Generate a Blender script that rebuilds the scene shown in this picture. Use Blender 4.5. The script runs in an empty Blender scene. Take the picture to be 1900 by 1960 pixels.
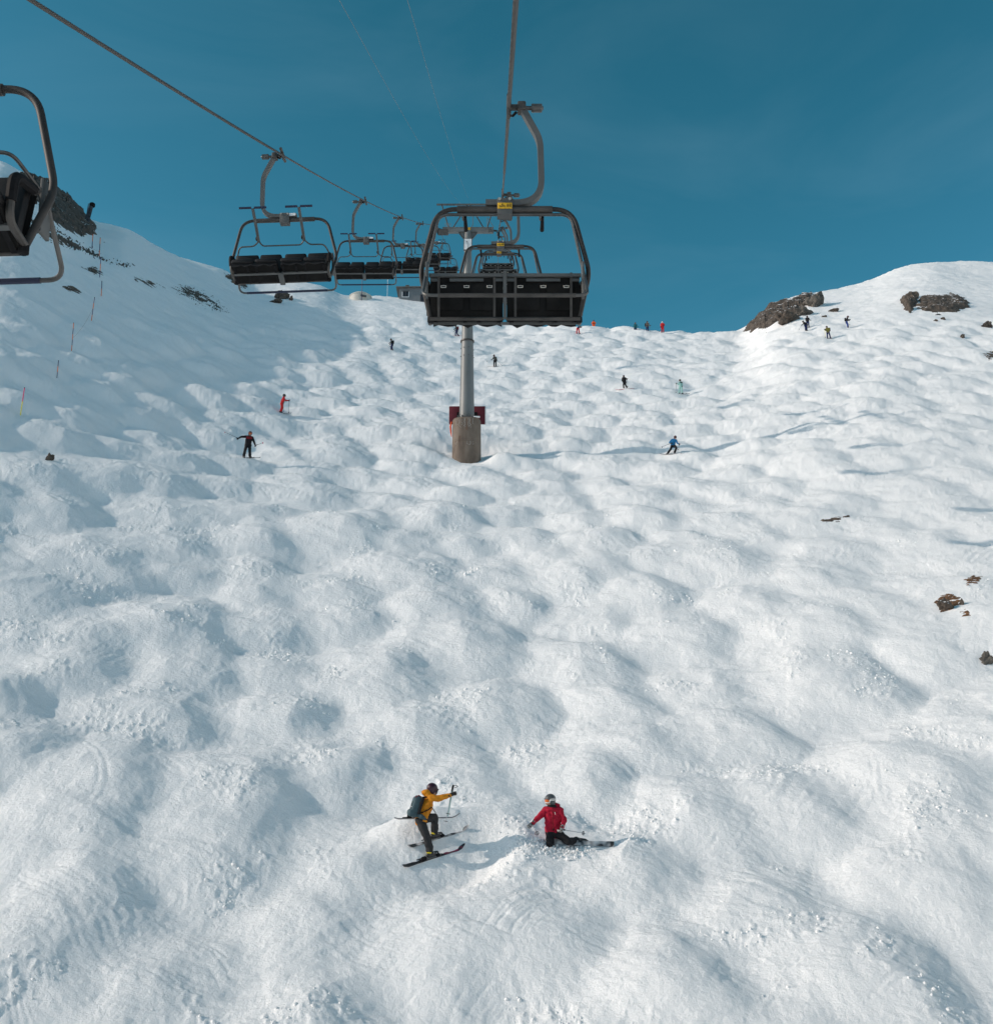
import bpy, bmesh, math, random
import numpy as np
from mathutils import Vector, Matrix, Euler

# ------------------------------------------------------------------ camera, sky, sun, exposure
scene = bpy.context.scene
COL = scene.collection
FV = 2070.0                      # focal length in photograph units (photo 1900 x 1960 units)
PITCH = math.radians(14.0)
CP, SP = math.cos(PITCH), math.sin(PITCH)
cam_d = bpy.data.cameras.new('camera')
cam = bpy.data.objects.new('camera', cam_d); COL.objects.link(cam)
cam_d.sensor_fit = 'HORIZONTAL'; cam_d.sensor_width = 36.0
cam_d.lens = 36.0 * FV / 1900.0
cam_d.clip_start = 0.1; cam_d.clip_end = 6000
cam.location = (0, 0, 0)         # the eye of a rider on the lift is the origin of the scene
cam.rotation_euler = (math.pi / 2 + PITCH, 0, 0)
scene.camera = cam

SUN_TO = Vector((-0.905, -0.13, 0.410)).normalized()       # towards the sun: from the left, a little behind
SUN_EL = math.asin(SUN_TO.z)
SUN_AZ = math.atan2(SUN_TO.x, SUN_TO.y)
world = bpy.data.worlds.new('World'); scene.world = world; world.use_nodes = True
nt = world.node_tree; nt.nodes.clear()
sky = nt.nodes.new('ShaderNodeTexSky'); sky.sky_type = 'NISHITA'; sky.sun_disc = False
sky.sun_elevation = SUN_EL; sky.sun_rotation = SUN_AZ
sky.altitude = 2000; sky.air_density = 1.0; sky.dust_density = 4.5; sky.ozone_density = 1.0
sep = nt.nodes.new('ShaderNodeSeparateColor'); comb = nt.nodes.new('ShaderNodeCombineColor')
nt.links.new(sky.outputs[0], sep.inputs[0])
for ch, (k, c) in enumerate(((1.90, 0.185), (1.24, 0.550), (1.36, 0.395))):     # the photograph's contrasty teal grade of the blue
    pw = nt.nodes.new('ShaderNodeMath'); pw.operation = 'POWER'; pw.inputs[1].default_value = k
    ml = nt.nodes.new('ShaderNodeMath'); ml.operation = 'MULTIPLY'; ml.inputs[1].default_value = c
    nt.links.new(sep.outputs[ch], pw.inputs[0]); nt.links.new(pw.outputs[0], ml.inputs[0]); 
    wh = nt.nodes.new('ShaderNodeMath'); wh.operation = 'MULTIPLY'; wh.inputs[1].default_value = 0.95
    mn = nt.nodes.new('ShaderNodeMath'); mn.operation = 'MINIMUM'
    nt.links.new(sep.outputs[ch], wh.inputs[0]); nt.links.new(ml.outputs[0], mn.inputs[0]); nt.links.new(wh.outputs[0], mn.inputs[1]); nt.links.new(mn.outputs[0], comb.inputs[ch])
bg = nt.nodes.new('ShaderNodeBackground'); bg.inputs[1].default_value = 0.15
out = nt.nodes.new('ShaderNodeOutputWorld')
wc = nt.nodes.new('ShaderNodeTexCoord'); wm = nt.nodes.new('ShaderNodeMapping'); wm.inputs['Scale'].default_value = (1.4, 1.4, 4.5); wm.inputs['Rotation'].default_value = (0.35, 0.5, 0.3)
wn = nt.nodes.new('ShaderNodeTexNoise'); wn.inputs['Scale'].default_value = 2.2; wn.inputs['Detail'].default_value = 7; wn.inputs['Roughness'].default_value = 0.55; wn.inputs['Distortion'].default_value = 0.6
wr = nt.nodes.new('ShaderNodeMapRange'); wr.inputs[1].default_value = 0.46; wr.inputs[2].default_value = 0.80; wr.inputs[3].default_value = 0.0; wr.inputs[4].default_value = 0.07
wx_ = nt.nodes.new('ShaderNodeMix'); wx_.data_type = 'RGBA'; wx_.inputs[7].default_value = (1.9, 3.0, 3.7, 1)      # thin cirrus veil
nt.links.new(wc.outputs['Generated'], wm.inputs[0]); nt.links.new(wm.outputs[0], wn.inputs['Vector']); nt.links.new(wn.outputs['Fac'], wr.inputs[0])
nt.links.new(wr.outputs[0], wx_.inputs[0]); nt.links.new(comb.outputs[0], wx_.inputs[6]); nt.links.new(wx_.outputs[2], bg.inputs[0]); nt.links.new(bg.outputs[0], out.inputs[0])

sun_d = bpy.data.lights.new('sun', 'SUN'); sun = bpy.data.objects.new('sun', sun_d); COL.objects.link(sun)
sun_d.energy = 2.0; sun_d.angle = math.radians(0.53); sun_d.color = (1.0, 0.865, 0.755)
sun.rotation_euler = SUN_TO.to_track_quat('Z', 'Y').to_euler()
scene.view_settings.view_transform = 'Standard'; scene.view_settings.look = 'None'
scene.view_settings.exposure = 0.46; scene.view_settings.gamma = 1.0
scene.view_settings.use_curve_mapping = False
scene.cycles.use_denoising = True
scene.cycles.max_bounces = 8; scene.cycles.diffuse_bounces = 6

rng = random.Random(11)
nrg = np.random.default_rng(7)

# ------------------------------------------------------------------ noise
_perm = nrg.permutation(4096).astype(np.int64)
_gang = nrg.uniform(0, 2 * np.pi, 4096)
_gx, _gy = np.cos(_gang), np.sin(_gang)
def perlin(x, y, s=0):
    x = np.asarray(x, float) + s * 17.31; y = np.asarray(y, float) - s * 9.77
    xi = np.floor(x).astype(np.int64); yi = np.floor(y).astype(np.int64)
    fx = x - xi; fy = y - yi
    u = fx * fx * fx * (fx * (fx * 6 - 15) + 10); v = fy * fy * fy * (fy * (fy * 6 - 15) + 10)
    def g(ix, iy, dx, dy):
        h = _perm[(_perm[ix & 4095] + iy) & 4095]
        return _gx[h] * dx + _gy[h] * dy
    a = g(xi, yi, fx, fy); b = g(xi + 1, yi, fx - 1, fy)
    c = g(xi, yi + 1, fx, fy - 1); d = g(xi + 1, yi + 1, fx - 1, fy - 1)
    return ((a + (b - a) * u) * (1 - v) + (c + (d - c) * u) * v) * 1.5
def fbm(x, y, s=0, o=4, g=0.5):
    t = 0; a = 1.0; f = 1.0
    for k in range(o):
        t = t + a * perlin(x * f, y * f, s + k * 3); a *= g; f *= 2.03
    return t
def sstep(a, b, x):
    t = np.clip((np.asarray(x, float) - a) / (b - a), 0, 1); return t * t * (3 - 2 * t)

# ------------------------------------------------------------------ photograph ray <-> place
def ray(u, v):
    X = (u - 950.0) / FV; Y = (980.0 - v) / FV
    return Vector((X, CP - Y * SP, SP + Y * CP))
def at_depth(u, v, depth):
    return ray(u, v) * depth
def project(x, y, z):
    d = y * CP + z * SP
    return 950 + FV * x / d, 980 - FV * (z * CP - y * SP) / d

# ------------------------------------------------------------------ the slope as a height field
SKY = [(-900, 600), (-600, 540), (-300, 440), (-120, 340), (-40, 308), (0, 306), (50, 333), (95, 346), (125, 367), (145, 392), (165, 416), (183, 424), (240, 434),  # unseen ground left of the frame is shaped low to let sun in
       (300, 468), (360, 498), (420, 514), (470, 537), (520, 541), (560, 538), (620, 546), (645, 560), (680, 567), (715, 562),
       (760, 567), (830, 577), (880, 596), (930, 612), (1000, 621), (1100, 624), (1160, 630), (1210, 627), (1270, 634), (1425, 632),
       (1445, 610), (1475, 584), (1500, 576), (1545, 562), (1580, 558), (1660, 536), (1720, 512), (1780, 499), (1900, 501), (2150, 520), (2500, 560), (2900, 600)]
RCT = [(-900, 150), (170, 150), (420, 156), (700, 166), (830, 165), (950, 150), (1130, 143), (1425, 140), (1600, 152), (1780, 166), (1900, 172), (2900, 185)]
def _tab():
    a, e = [], []
    for u, v in SKY:
        r = ray(u, v); a.append(math.atan2(r.x, r.y)); e.append(r.z / math.hypot(r.x, r.y))
    ar, rc = [], []
    for u, R in RCT:
        r = ray(u, 600); ar.append(math.atan2(r.x, r.y)); rc.append(R)
    return np.array(a), np.array(e), np.array(ar), np.array(rc)
AZT, ET, AZR, RC_ = _tab()
_SA = np.linspace(AZT[0], AZT[-1], 600)
def _smooth(v, sig):
    k = np.exp(-0.5 * (np.arange(-120, 121) / sig) ** 2); k /= k.sum()
    return np.convolve(np.pad(v, 120, mode='edge'), k, 'valid')
_SF = _smooth(np.interp(_SA, AZT, ET), 2.5); _SE = _smooth(_SF, 16.0); _SR = _smooth(np.interp(_SA, AZR, RC_), 14.0)
def bounce_hill(x, y):                                          # unseen hill added on the right, bouncing sunlight into the shaded snow
    d = x - (0.56 * np.clip(y, -60, 150) + 16.0)
    h = 0.62 * np.log1p(np.exp(np.clip(d / 7.0, -30, 30))) * 7.0
    return 95.0 * np.tanh(h / 95.0) * sstep(-160, -40, y)
def base_plane(x, y):
    yc = np.clip(y, 0, 150)
    P = -14.3 + 0.465 * yc + 0.0005 * yc * yc + np.where(y < 0, 0.40 * np.clip(y, -170, 0), 0) + 0.0009 * np.clip(-y - 150, 0, 350) ** 2 + 0.63 * np.clip(-y - 500, 0, None) + np.where(y > 150, 0.615 * (y - 150), 0)  # the rise far behind the camera is unseen, added to bounce neutral light
    xl = np.clip(np.log1p(np.exp(np.clip(-x / 3.0, -20, 20))) * 3.0 + np.clip(-x - 60, 0, None) * 0, 0, 75); xr = np.clip(x, 0, 90)
    return P + 0.095 * xl + 0.0008 * xl * xl - 0.2 + 0.0015 * xr * xr + bounce_hill(x, y)
def base_height(az, r):
    x = r * np.sin(az); y = r * np.cos(az)
    b = base_plane(x, y)
    inw = sstep(math.radians(62), math.radians(40), np.abs(az))
    rc = np.interp(az, _SA, _SR)
    zc = rc * np.interp(az, _SA, _SF)
    bc = base_plane(rc * np.sin(az), rc * np.cos(az))
    dl = (rc * np.interp(az, _SA, _SE) - bc) * inw          # the broad lie of the land
    de = (zc - bc) * inw - dl                               # the fine shape of the crest
    z = b + dl * sstep(0.15, 1.0, r / rc) + de * sstep(0.62, 1.0, r / rc)
    s = np.clip(r - rc, 0, None)
    s1 = np.minimum(s, 60.0)
    zb = zc + 0.22 * s1 - 0.0042 * s1 * s1 - 0.28 * (s - s1)
    return np.where(r > rc, zb * inw + (1 - inw) * z, z)

dense = np.radians(np.linspace(-30.5, 30.5, 1150))
left_c = np.radians(np.linspace(-180, -31.2, 50)); right_c = np.radians(np.linspace(31.2, 176, 49))
AZ = np.concatenate([left_c, dense, right_c])
rr = [0.02, 2, 4, 6, 8, 9.5, 11, 12.2, 13.2, 14.1, 14.9, 15.6, 16.2, 16.7, 17.1]
while rr[-1] < 185:
    rr.append(rr[-1] + min(0.31, max(0.031, 0.031 * (rr[-1] / 18.0) ** 1.55)) * (1 if rr[-1] < 160 else 2.5))
while rr[-1] < 1250: rr.append(rr[-1] * 1.07)
RR = np.array(rr); NA, NR = len(AZ), len(RR)
A2, R2 = np.meshgrid(AZ, RR, indexing='ij')
GX = R2 * np.sin(A2); GY = R2 * np.cos(A2)
GZ = base_height(A2, R2)

def hit(u, v, arr=None):
    arr = GZ if arr is None else arr
    d = ray(u, v); az = math.atan2(d.x, d.y); te = d.z / math.hypot(d.x, d.y)
    i = min(max(int(np.searchsorted(AZ, az)) - 1, 0), NA - 2); f = (az - AZ[i]) / (AZ[i + 1] - AZ[i])
    z = arr[i] * (1 - f) + arr[i + 1] * f
    el = z / RR
    ok = np.nonzero(el[10:] >= te)[0]
    if len(ok) == 0:
        j = 10 + int(np.argmax(el[10:])); rh = RR[j]
    else:
        j = 10 + int(ok[0]); g = (te - el[j - 1]) / max(1e-9, el[j] - el[j - 1]); rh = RR[j - 1] + g * (RR[j] - RR[j - 1])
        rh = max(rh, RR[j - 1])
    zz = float(np.interp(rh, RR, z))
    return Vector((rh * math.sin(az), rh * math.cos(az), zz))
def ground(x, y, arr=None):
    arr = GZ if arr is None else arr
    az = math.atan2(x, y); r = math.hypot(x, y)
    i = min(max(int(np.searchsorted(AZ, az)) - 1, 0), NA - 2); f = (az - AZ[i]) / (AZ[i + 1] - AZ[i])
    return float(np.interp(r, RR, arr[i] * (1 - f) + arr[i + 1] * f))

# mogul seeds: (u, v) of the bump and its radius, in photograph units
S1 = [(620,70,160),(870,80,120),(1200,120,170),(690,200,170),(980,190,160),(650,300,180),(980,290,150),(1300,260,190),(680,390,140),(400,370,210),
      (980,400,130),(1010,480,120),(1580,410,180),(150,490,220),(650,620,220),(350,660,170),(10,650,150),(1050,600,150),(1090,755,120),(290,770,180),
      (1460,770,220),(0,870,180),(610,940,200),(1090,930,150),(1760,650,200),(260,180,150),(420,60,120),(1700,200,160),(1300,470,150)]
S2 = [(330,210,115),(110,280,130),(410,60,90),(400,390,115),(630,360,120),(90,510,115),(400,560,130),(60,180,100),(370,720,170),(460,870,150),
      (740,630,190),(830,800,180),(1250,800,260),(560,210,140),(880,220,120),(860,370,180),(0,890,180),(300,430,130),(1230,200,150)]
S3 = [(0,60,190),(430,130,190),(320,330,170),(370,570,230),(930,200,240),(840,400,240),(1770,140,150),(1380,440,180),(100,800,220),(1190,1000,200),
      (1180,740,200),(1720,790,260),(620,860,220),(1330,70,150)]
S4 = [(330,120,160),(820,280,170),(520,500,200),(1200,250,220),(1600,100,240),(1720,300,220),(150,740,250),(1090,640,200),(1450,880,280),(700,920,210),(1680,520,240)]
seeds = []
for lst, u0, v0 in ((S1, 0, 891), (S2, 950, 891), (S3, 0, 1415), (S4, 950, 1415)):
    for px, py, R in lst:
        p = hit(u0 + px * 0.5, v0 + py * 0.5)
        sc = FV / (p.y * CP + p.z * SP)
        seeds.append((p.x, p.y, min(3.1, max(1.6, R * 0.5 / sc * 1.25)), 1.0))
tries = 0
while tries < 16000:
    tries += 1
    y = rng.uniform(6, 150); x = rng.uniform(-0.62 * y - 12, 0.62 * y + 14)
    R = rng.uniform(1.75, 2.45)
    if all((x - a) ** 2 + ((y - b) * 0.95) ** 2 > (0.72 * (R + c)) ** 2 for a, b, c, d in seeds):
        seeds.append((x, y, R, rng.uniform(0.8, 1.1)))
BU, BV = project(GX, GY, np.where(GY * CP + GZ * SP > 1, GZ, -14))
BU = np.where(GY * CP + GZ * SP > 1, BU, 950); BV = np.where(GY * CP + GZ * SP > 1, BV, 3000)
def ibox(u0, u1, v0, v1, su=80, sv=50):
    return sstep(u0 - su, u0 + su, BU) * sstep(u1 + su, u1 - su, BU) * sstep(v0 - sv, v0 + sv, BV) * sstep(v1 + sv, v1 - sv, BV)
M = 1 - 0.25 * ibox(-3000, 270, -500, 700, 150, 90)
M *= 1 - 0.90 * ibox(430, 860, -500, 612, 60, 22)
M *= 1 - 0.75 * ibox(-3000, 520, -500, 600, 80, 40)
M *= 1 - 0.90 * ibox(1500, 3000, -500, 615, 60, 18)
M *= 1 - 0.35 * ibox(1520, 3000, 800, 1230, 130, 80)
M *= 1 - 0.10 * ibox(1300, 3000, 640, 1100, 150, 60)
acc = np.zeros_like(GZ) + 1.0
KS = 5.5
lay = np.zeros_like(GZ)
for sx, sy, R, am in seeds:
    r0 = math.hypot(sx, sy); az0 = math.atan2(sx, sy); rad = R * 1.75
    j0, j1 = np.searchsorted(RR, [r0 - rad, r0 + rad]); da = rad / max(r0, 3.0)
    i0, i1 = np.searchsorted(AZ, [az0 - da, az0 + da])
    if i1 <= i0 or j1 <= j0: continue
    xs = GX[i0:i1, j0:j1] - sx; ys = GY[i0:i1, j0:j1] - sy
    # warp so that no two bumps look alike, longer on the uphill side
    wx = xs + 0.35 * perlin(GX[i0:i1, j0:j1] * 0.45, GY[i0:i1, j0:j1] * 0.45, 5)
    ys = np.where(ys > 0, ys / 1.25, ys / 0.95) + 0.35 * perlin(GX[i0:i1, j0:j1] * 0.45, GY[i0:i1, j0:j1] * 0.45, 8)
    wx = np.where(wx > 0, wx / 0.86, wx / 1.2)          # steeper on the lee side
    d2 = (wx * wx + ys * ys) / (1.30 * R) ** 2
    h = R * am * (0.215 * np.clip(1 - d2, 0, 1) ** 1.45 + 0.088 * np.clip(1 - np.sqrt(d2 + 0.004), 0, 1))
    acc[i0:i1, j0:j1] += np.exp(KS * h) - 1
mog = np.log(acc) / KS
GZ = GZ + (mog - 0.35) * M * sstep(3, 12, R2) * sstep(230, 170, R2)
# wide rolls, wind lips, tracks and crumbs
F = sstep(400, 250, R2)
GZ += F * 0.45 * fbm(GX * 0.07, GY * 0.07, 21, 3) * (0.6 + 0.4 * M)
rdg = 1 - np.abs(perlin(GX * 0.36 + 0.25 * perlin(GX * 0.8, GY * 0.8, 36), GY * 0.30, 33)) * 2.2
GZ += F * M * 0.05 * np.clip(rdg, -0.4, 1) * sstep(0.1, 0.5, mog)
GZ += F * 0.046 * fbm(GX * 0.8, GY * 0.8, 31, 4)
trough = np.clip((mog - 0.25) * 1.6, 0, 1)
wxp = GX + 1.3 * perlin(GX * 0.25, GY * 0.25, 41); wyp = GY + 1.3 * perlin(GX * 0.25, GY * 0.25, 44)
def tracks(ang, fw, fl, s):
    c, n = math.cos(ang), math.sin(ang)
    p, q = wxp * c + wyp * n, -wxp * n + wyp * c
    return perlin(p * fw, q * fl, s) + 0.7 * perlin(p * fw * 2.3 + q * 0.2, q * fl * 1.6, s + 1) + 0.4 * perlin(p * fw * 4.1 - q * 0.3, q * fl * 2.2, s + 2)
tm = 0.5 + 0.5 * np.tanh(3 * perlin(GX * 0.22, GY * 0.22, 61))
near = sstep(75, 25, R2)
GZ += F * 0.022 * (tracks(1.15, 1.6, 0.25, 71) * tm + tracks(2.05, 1.5, 0.22, 74) * (1 - tm)) * (0.6 + 0.4 * near)
GZ += F * 0.003 * near * (tracks(0.35, 5.0, 0.35, 76) * (1 - tm) + tracks(1.5, 5.0, 0.4, 78) * tm)
farm = sstep(45, 85, R2)
GZ += F * farm * (0.5 + 0.5 * M) * 0.045 * fbm(GX * 1.3, GY * 1.0, 181, 3, 0.6)
GZ += F * 0.08 * farm * (tracks(1.25, 0.55, 0.10, 171) * tm + tracks(1.8, 0.6, 0.09, 174) * (1 - tm))
# crumbly patches: broken snow thrown on the shoulders of the moguls
cm = sstep(0.15, 0.6, fbm(GX * 0.42, GY * 0.42, 81, 3) + 0.25 * (trough - 0.4))
lump = sstep(-0.25, 0.9, fbm(GX * 4.4 + 0.6 * GY, GY * 4.9, 91, 3, 0.5))
GZ += F * sstep(120, 40, R2) * (0.007 + 0.034 * cm) * lump * (0.35 + 0.65 * M)
# ski tracks: long sinuous runs down the fall line and bundles of short scraped arcs on the mogul faces
TR = np.zeros_like(GZ); _i0 = len(left_c); _da = dense[1] - dense[0]
def groove(x, y, w, dep):
    r = math.hypot(x, y); az = math.atan2(x, y); ii = _i0 + (az - dense[0]) / _da
    if r < 15.5 or r > 100 or ii < _i0 + 8 or ii > _i0 + 1140: return
    k = int(3 * w / (r * _da)) + 1; i = int(ii); j0, j1 = np.searchsorted(RR, [r - 2.6 * w, r + 2.6 * w]); j1 = max(j1, j0 + 1)
    sl = (slice(i - k, i + k + 2), slice(int(j0), int(j1)))
    d = np.sqrt((GX[sl] - x) ** 2 + (GY[sl] - y) ** 2) / w
    TR[sl] = np.minimum(TR[sl], -dep * np.exp(-d * d)); 
trg = random.Random(5)
for q in range(75):                                       # runs
    y = trg.uniform(30, 95); x = trg.uniform(-0.42 * y, 0.46 * y); wl = trg.uniform(5, 9); am = trg.uniform(0.6, 1.6); ph = trg.uniform(0, 6.28); dr_ = trg.uniform(-0.25, 0.25); L = trg.uniform(3, 12); y0 = y; dep = trg.uniform(0.006, 0.016)
    st = 0.055; wv = 0.055 if y < 45 else 0.09
    while y > max(16, y0 - L):
        xx = x + am * math.sin(2 * math.pi * y / wl + ph) + dr_ * (y0 - y)
        for o_ in (-0.11, 0.11): groove(xx + o_, y, wv, dep)
        y -= st
for q in range(640):                                      # scrapes
    y = 17 + 78 * trg.random() ** 1.25; x = trg.uniform(-0.45 * y, 0.5 * y); R_ = trg.uniform(1.8, 5.0); a0 = trg.uniform(-0.6, 0.6) + (math.pi / 2 if trg.random() < 0.5 else -math.pi / 2); ln = trg.uniform(1.0, 3.6) * (1.3 if y > 45 else 1); n_ = trg.randint(3, 11); far_ = y > 45; gap = trg.uniform(0.06, 0.16) * (2.2 if far_ else 1); sg = trg.choice((-1, 1))
    for k in range(n_):
        off = k * gap + trg.uniform(-0.02, 0.02); l2 = ln * trg.uniform(0.5, 1.0); t = -l2 / 2; dep = trg.uniform(0.007, 0.024); st = 0.10 if far_ else 0.045
        while t < l2 / 2:
            a = a0 + t / R_; groove(x + (R_ + off) * math.cos(a) - R_ * math.cos(a0), y + sg * ((R_ + off) * math.sin(a) - R_ * math.sin(a0)), 0.10 if far_ else 0.042, dep * (2.0 if far_ else 1)); t += st
GZ += TR
# hollow scoured in front of the tower footing
tp = hit(889, 878)
GZ -= 0.3 * np.exp(-(((GX - tp.x) / 1.3) ** 2 + ((GY - tp.y - 0.3) / 1.2) ** 2))
GZ += 0.5 * np.exp(-(((GX - tp.x - 2.6) / 1.2) ** 2 + ((GY - tp.y + 0.2) / 1.2) ** 2)) + 0.35 * np.exp(-(((GX - tp.x + 2.4) / 1.2) ** 2 + ((GY - tp.y - 0.2) / 1.2) ** 2))

# the face of the mogul that the amber-jacketed skier is climbing
_yb = hit(823, 1642); _a = -math.atan2(_yb.x, _yb.y); _c, _s = math.cos(-_a), math.sin(-_a)
_dx, _dy = GX - _yb.x, GY - _yb.y; _lx, _ly = _dx * _c - _dy * _s, _dx * _s + _dy * _c
_w = 1 - sstep(0.30, 1.0, np.hypot((_lx - 0.3) / 2.1, (_ly - 0.35) / 1.7))
GZ = GZ * (1 - _w) + _w * (_yb.z - 0.03 - 0.303 * _lx + 1.024 * _ly + 0.35 * (GZ - _yb.z - 0.5 * _dy) * 0.25 + 0.03 * fbm(GX * 3, GY * 3, 5, 3))

# ------------------------------------------------------------------ materials
MATS = {}
def mat(name, col=(0.5, 0.5, 0.5), rough=0.6, metal=0.0, noise=0.0, nscale=8.0, bump=0.0, bscale=30.0, col2=None, stretch=(1, 1, 1), detail=5.0, spec=None):
    if name in MATS: return MATS[name]
    m = bpy.data.materials.new(name); m.use_nodes = True; t = m.node_tree
    b = t.nodes['Principled BSDF']
    b.inputs['Base Color'].default_value = (*col, 1); b.inputs['Roughness'].default_value = rough; b.inputs['Metallic'].default_value = metal
    if spec is not None: b.inputs['Specular IOR Level'].default_value = spec
    tc = t.nodes.new('ShaderNodeTexCoord'); mp = t.nodes.new('ShaderNodeMapping'); mp.inputs['Scale'].default_value = stretch
    t.links.new(tc.outputs['Object'], mp.inputs[0])
    if noise > 0 or col2 is not None:
        n = t.nodes.new('ShaderNodeTexNoise'); n.inputs['Scale'].default_value = nscale; n.inputs['Detail'].default_value = detail
        n.inputs['Roughness'].default_value = 0.62
        t.links.new(mp.outputs[0], n.inputs['Vector'])
        rp = t.nodes.new('ShaderNodeValToRGB')
        rp.color_ramp.elements[0].position = 0.36; rp.color_ramp.elements[1].position = 0.66
        c2 = col2 if col2 is not None else tuple(min(1, c * (1 + noise)) for c in col)
        c1 = col if col2 is not None else tuple(c * (1 - noise) for c in col)
        rp.color_ramp.elements[0].color = (*c1, 1); rp.color_ramp.elements[1].color = (*c2, 1)
        t.links.new(n.outputs['Fac'], rp.inputs[0]); t.links.new(rp.outputs[0], b.inputs['Base Color'])
    if bump > 0:
        n2 = t.nodes.new('ShaderNodeTexNoise'); n2.inputs['Scale'].default_value = bscale; n2.inputs['Detail'].default_value = 4
        t.links.new(mp.outputs[0], n2.inputs['Vector'])
        bp = t.nodes.new('ShaderNodeBump'); bp.inputs['Strength'].default_value = bump; bp.inputs['Distance'].default_value = 0.02
        t.links.new(n2.outputs['Fac'], bp.inputs['Height']); t.links.new(bp.outputs[0], b.inputs['Normal'])
    MATS[name] = m
    return m
def snow_material():
    m = bpy.data.materials.new('snow'); m.use_nodes = True; t = m.node_tree; b = t.nodes['Principled BSDF']
    b.inputs['Roughness'].default_value = 0.62; b.inputs['Specular IOR Level'].default_value = 0.25
    tc = t.nodes.new('ShaderNodeTexCoord')
    n = t.nodes.new('ShaderNodeTexNoise'); n.inputs['Scale'].default_value = 0.35; n.inputs['Detail'].default_value = 6
    rp = t.nodes.new('ShaderNodeValToRGB')
    rp.color_ramp.elements[0].position = 0.3; rp.color_ramp.elements[1].position = 0.7
    rp.color_ramp.elements[0].color = (0.915, 0.92, 0.92, 1); rp.color_ramp.elements[1].color = (0.95, 0.95, 0.945, 1)
    t.links.new(tc.outputs['Object'], n.inputs['Vector']); t.links.new(n.outputs['Fac'], rp.inputs[0]); t.links.new(rp.outputs[0], b.inputs['Base Color'])
    nb = t.nodes.new('ShaderNodeTexNoise'); nb.inputs['Scale'].default_value = 9; nb.inputs['Detail'].default_value = 8; nb.inputs['Roughness'].default_value = 0.72
    t.links.new(tc.outputs['Object'], nb.inputs['Vector'])
    bp = t.nodes.new('ShaderNodeBump'); bp.inputs['Strength'].default_value = 0.75; bp.inputs['Distance'].default_value = 0.06
    t.links.new(nb.outputs['Fac'], bp.inputs['Height']); t.links.new(bp.outputs[0], b.inputs['Normal'])
    return m
SNOW = snow_material()
STEEL = mat('galvanised_steel', (0.085, 0.09, 0.09), 0.6, 0.1, noise=0.12, nscale=2)
STEEL_D = mat('weathered_dark_steel', (0.055, 0.05, 0.046), 0.5, 0.2, noise=0.3, nscale=5)
BAIL = mat('bail_steel', (0.034, 0.031, 0.029), 0.55, 0.1, noise=0.25, nscale=4, spec=0.35)
TUBE = mat('tube_steel', (0.09, 0.09, 0.088), 0.42, 0.4, noise=0.2, nscale=6)
ROPE = mat('wire_rope', (0.07, 0.065, 0.06), 0.6, 0.2)
BLACK = mat('black_rubber', (0.009, 0.009, 0.010), 0.75, noise=0.3, nscale=20, spec=0.15)
PAD = mat('black_vinyl', (0.007, 0.007, 0.008), 0.6, noise=0.35, nscale=5, bump=0.3, bscale=9, spec=0.3)
PANEL = mat('worn_black_panel', (0.006, 0.006, 0.006), 0.8, col2=(0.013, 0.013, 0.013), nscale=3.2, spec=0.12)
FOOTBLUE = mat('dark_blue_plastic', (0.012, 0.018, 0.05), 0.45)
YELLOW = mat('yellow_plate', (0.62, 0.36, 0.015), 0.5, noise=0.15, nscale=25)
INK = mat('black_ink', (0.01, 0.01, 0.01), 0.7)
BUCKLE = mat('buckle_metal', (0.5, 0.49, 0.46), 0.4, 0.6)
WHITE = mat('white_paint', (0.75, 0.76, 0.77), 0.5, noise=0.06, nscale=3)
POLE_ST = mat('tower_grey', (0.13, 0.14, 0.14), 0.5, 0.1, col2=(0.175, 0.187, 0.187), nscale=1.2, stretch=(1, 1, 0.35))
RUST = mat('rusty_stain', (0.16, 0.10, 0.07), 0.8)
CONC = mat('stained_concrete', (0.115, 0.086, 0.066), 0.85, col2=(0.21, 0.165, 0.13), nscale=1.6, stretch=(1, 1, 0.35), bump=0.3, bscale=12)
MAROON = mat('maroon_pad', (0.11, 0.005, 0.016), 0.7, noise=0.15, nscale=4)
ORANGE_N = mat('orange_net', (0.75, 0.10, 0.02), 0.7)
ROCK_B = mat('brown_rock', (0.035, 0.027, 0.021), 0.9, col2=(0.125, 0.10, 0.08), nscale=2.6, bump=0.6, bscale=5, detail=9)
def snowed(m, lo=0.80, hi=0.93):
    t = m.node_tree; b = t.nodes['Principled BSDF']; src = b.inputs['Base Color'].links[0].from_socket
    g = t.nodes.new('ShaderNodeNewGeometry'); sp_ = t.nodes.new('ShaderNodeSeparateXYZ'); t.links.new(g.outputs['Normal'], sp_.inputs[0])
    n = t.nodes.new('ShaderNodeTexNoise'); n.inputs['Scale'].default_value = 0.9; n.inputs['Detail'].default_value = 6; t.links.new(g.outputs['Position'], n.inputs['Vector'])
    ad = t.nodes.new('ShaderNodeMath'); ad.operation = 'MULTIPLY_ADD'; ad.inputs[1].default_value = 0.55; t.links.new(n.outputs['Fac'], ad.inputs[0]); t.links.new(sp_.outputs['Z'], ad.inputs[2])
    mr = t.nodes.new('ShaderNodeMapRange'); mr.inputs[1].default_value = lo + 0.29; mr.inputs[2].default_value = hi + 0.25; t.links.new(ad.outputs[0], mr.inputs[0])
    mx = t.nodes.new('ShaderNodeMix'); mx.data_type = 'RGBA'; mx.inputs[7].default_value = (0.88, 0.885, 0.89, 1)
    t.links.new(mr.outputs[0], mx.inputs[0]); t.links.new(src, mx.inputs[6]); t.links.new(mx.outputs[2], b.inputs['Base Color'])
snowed(ROCK_B)
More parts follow.
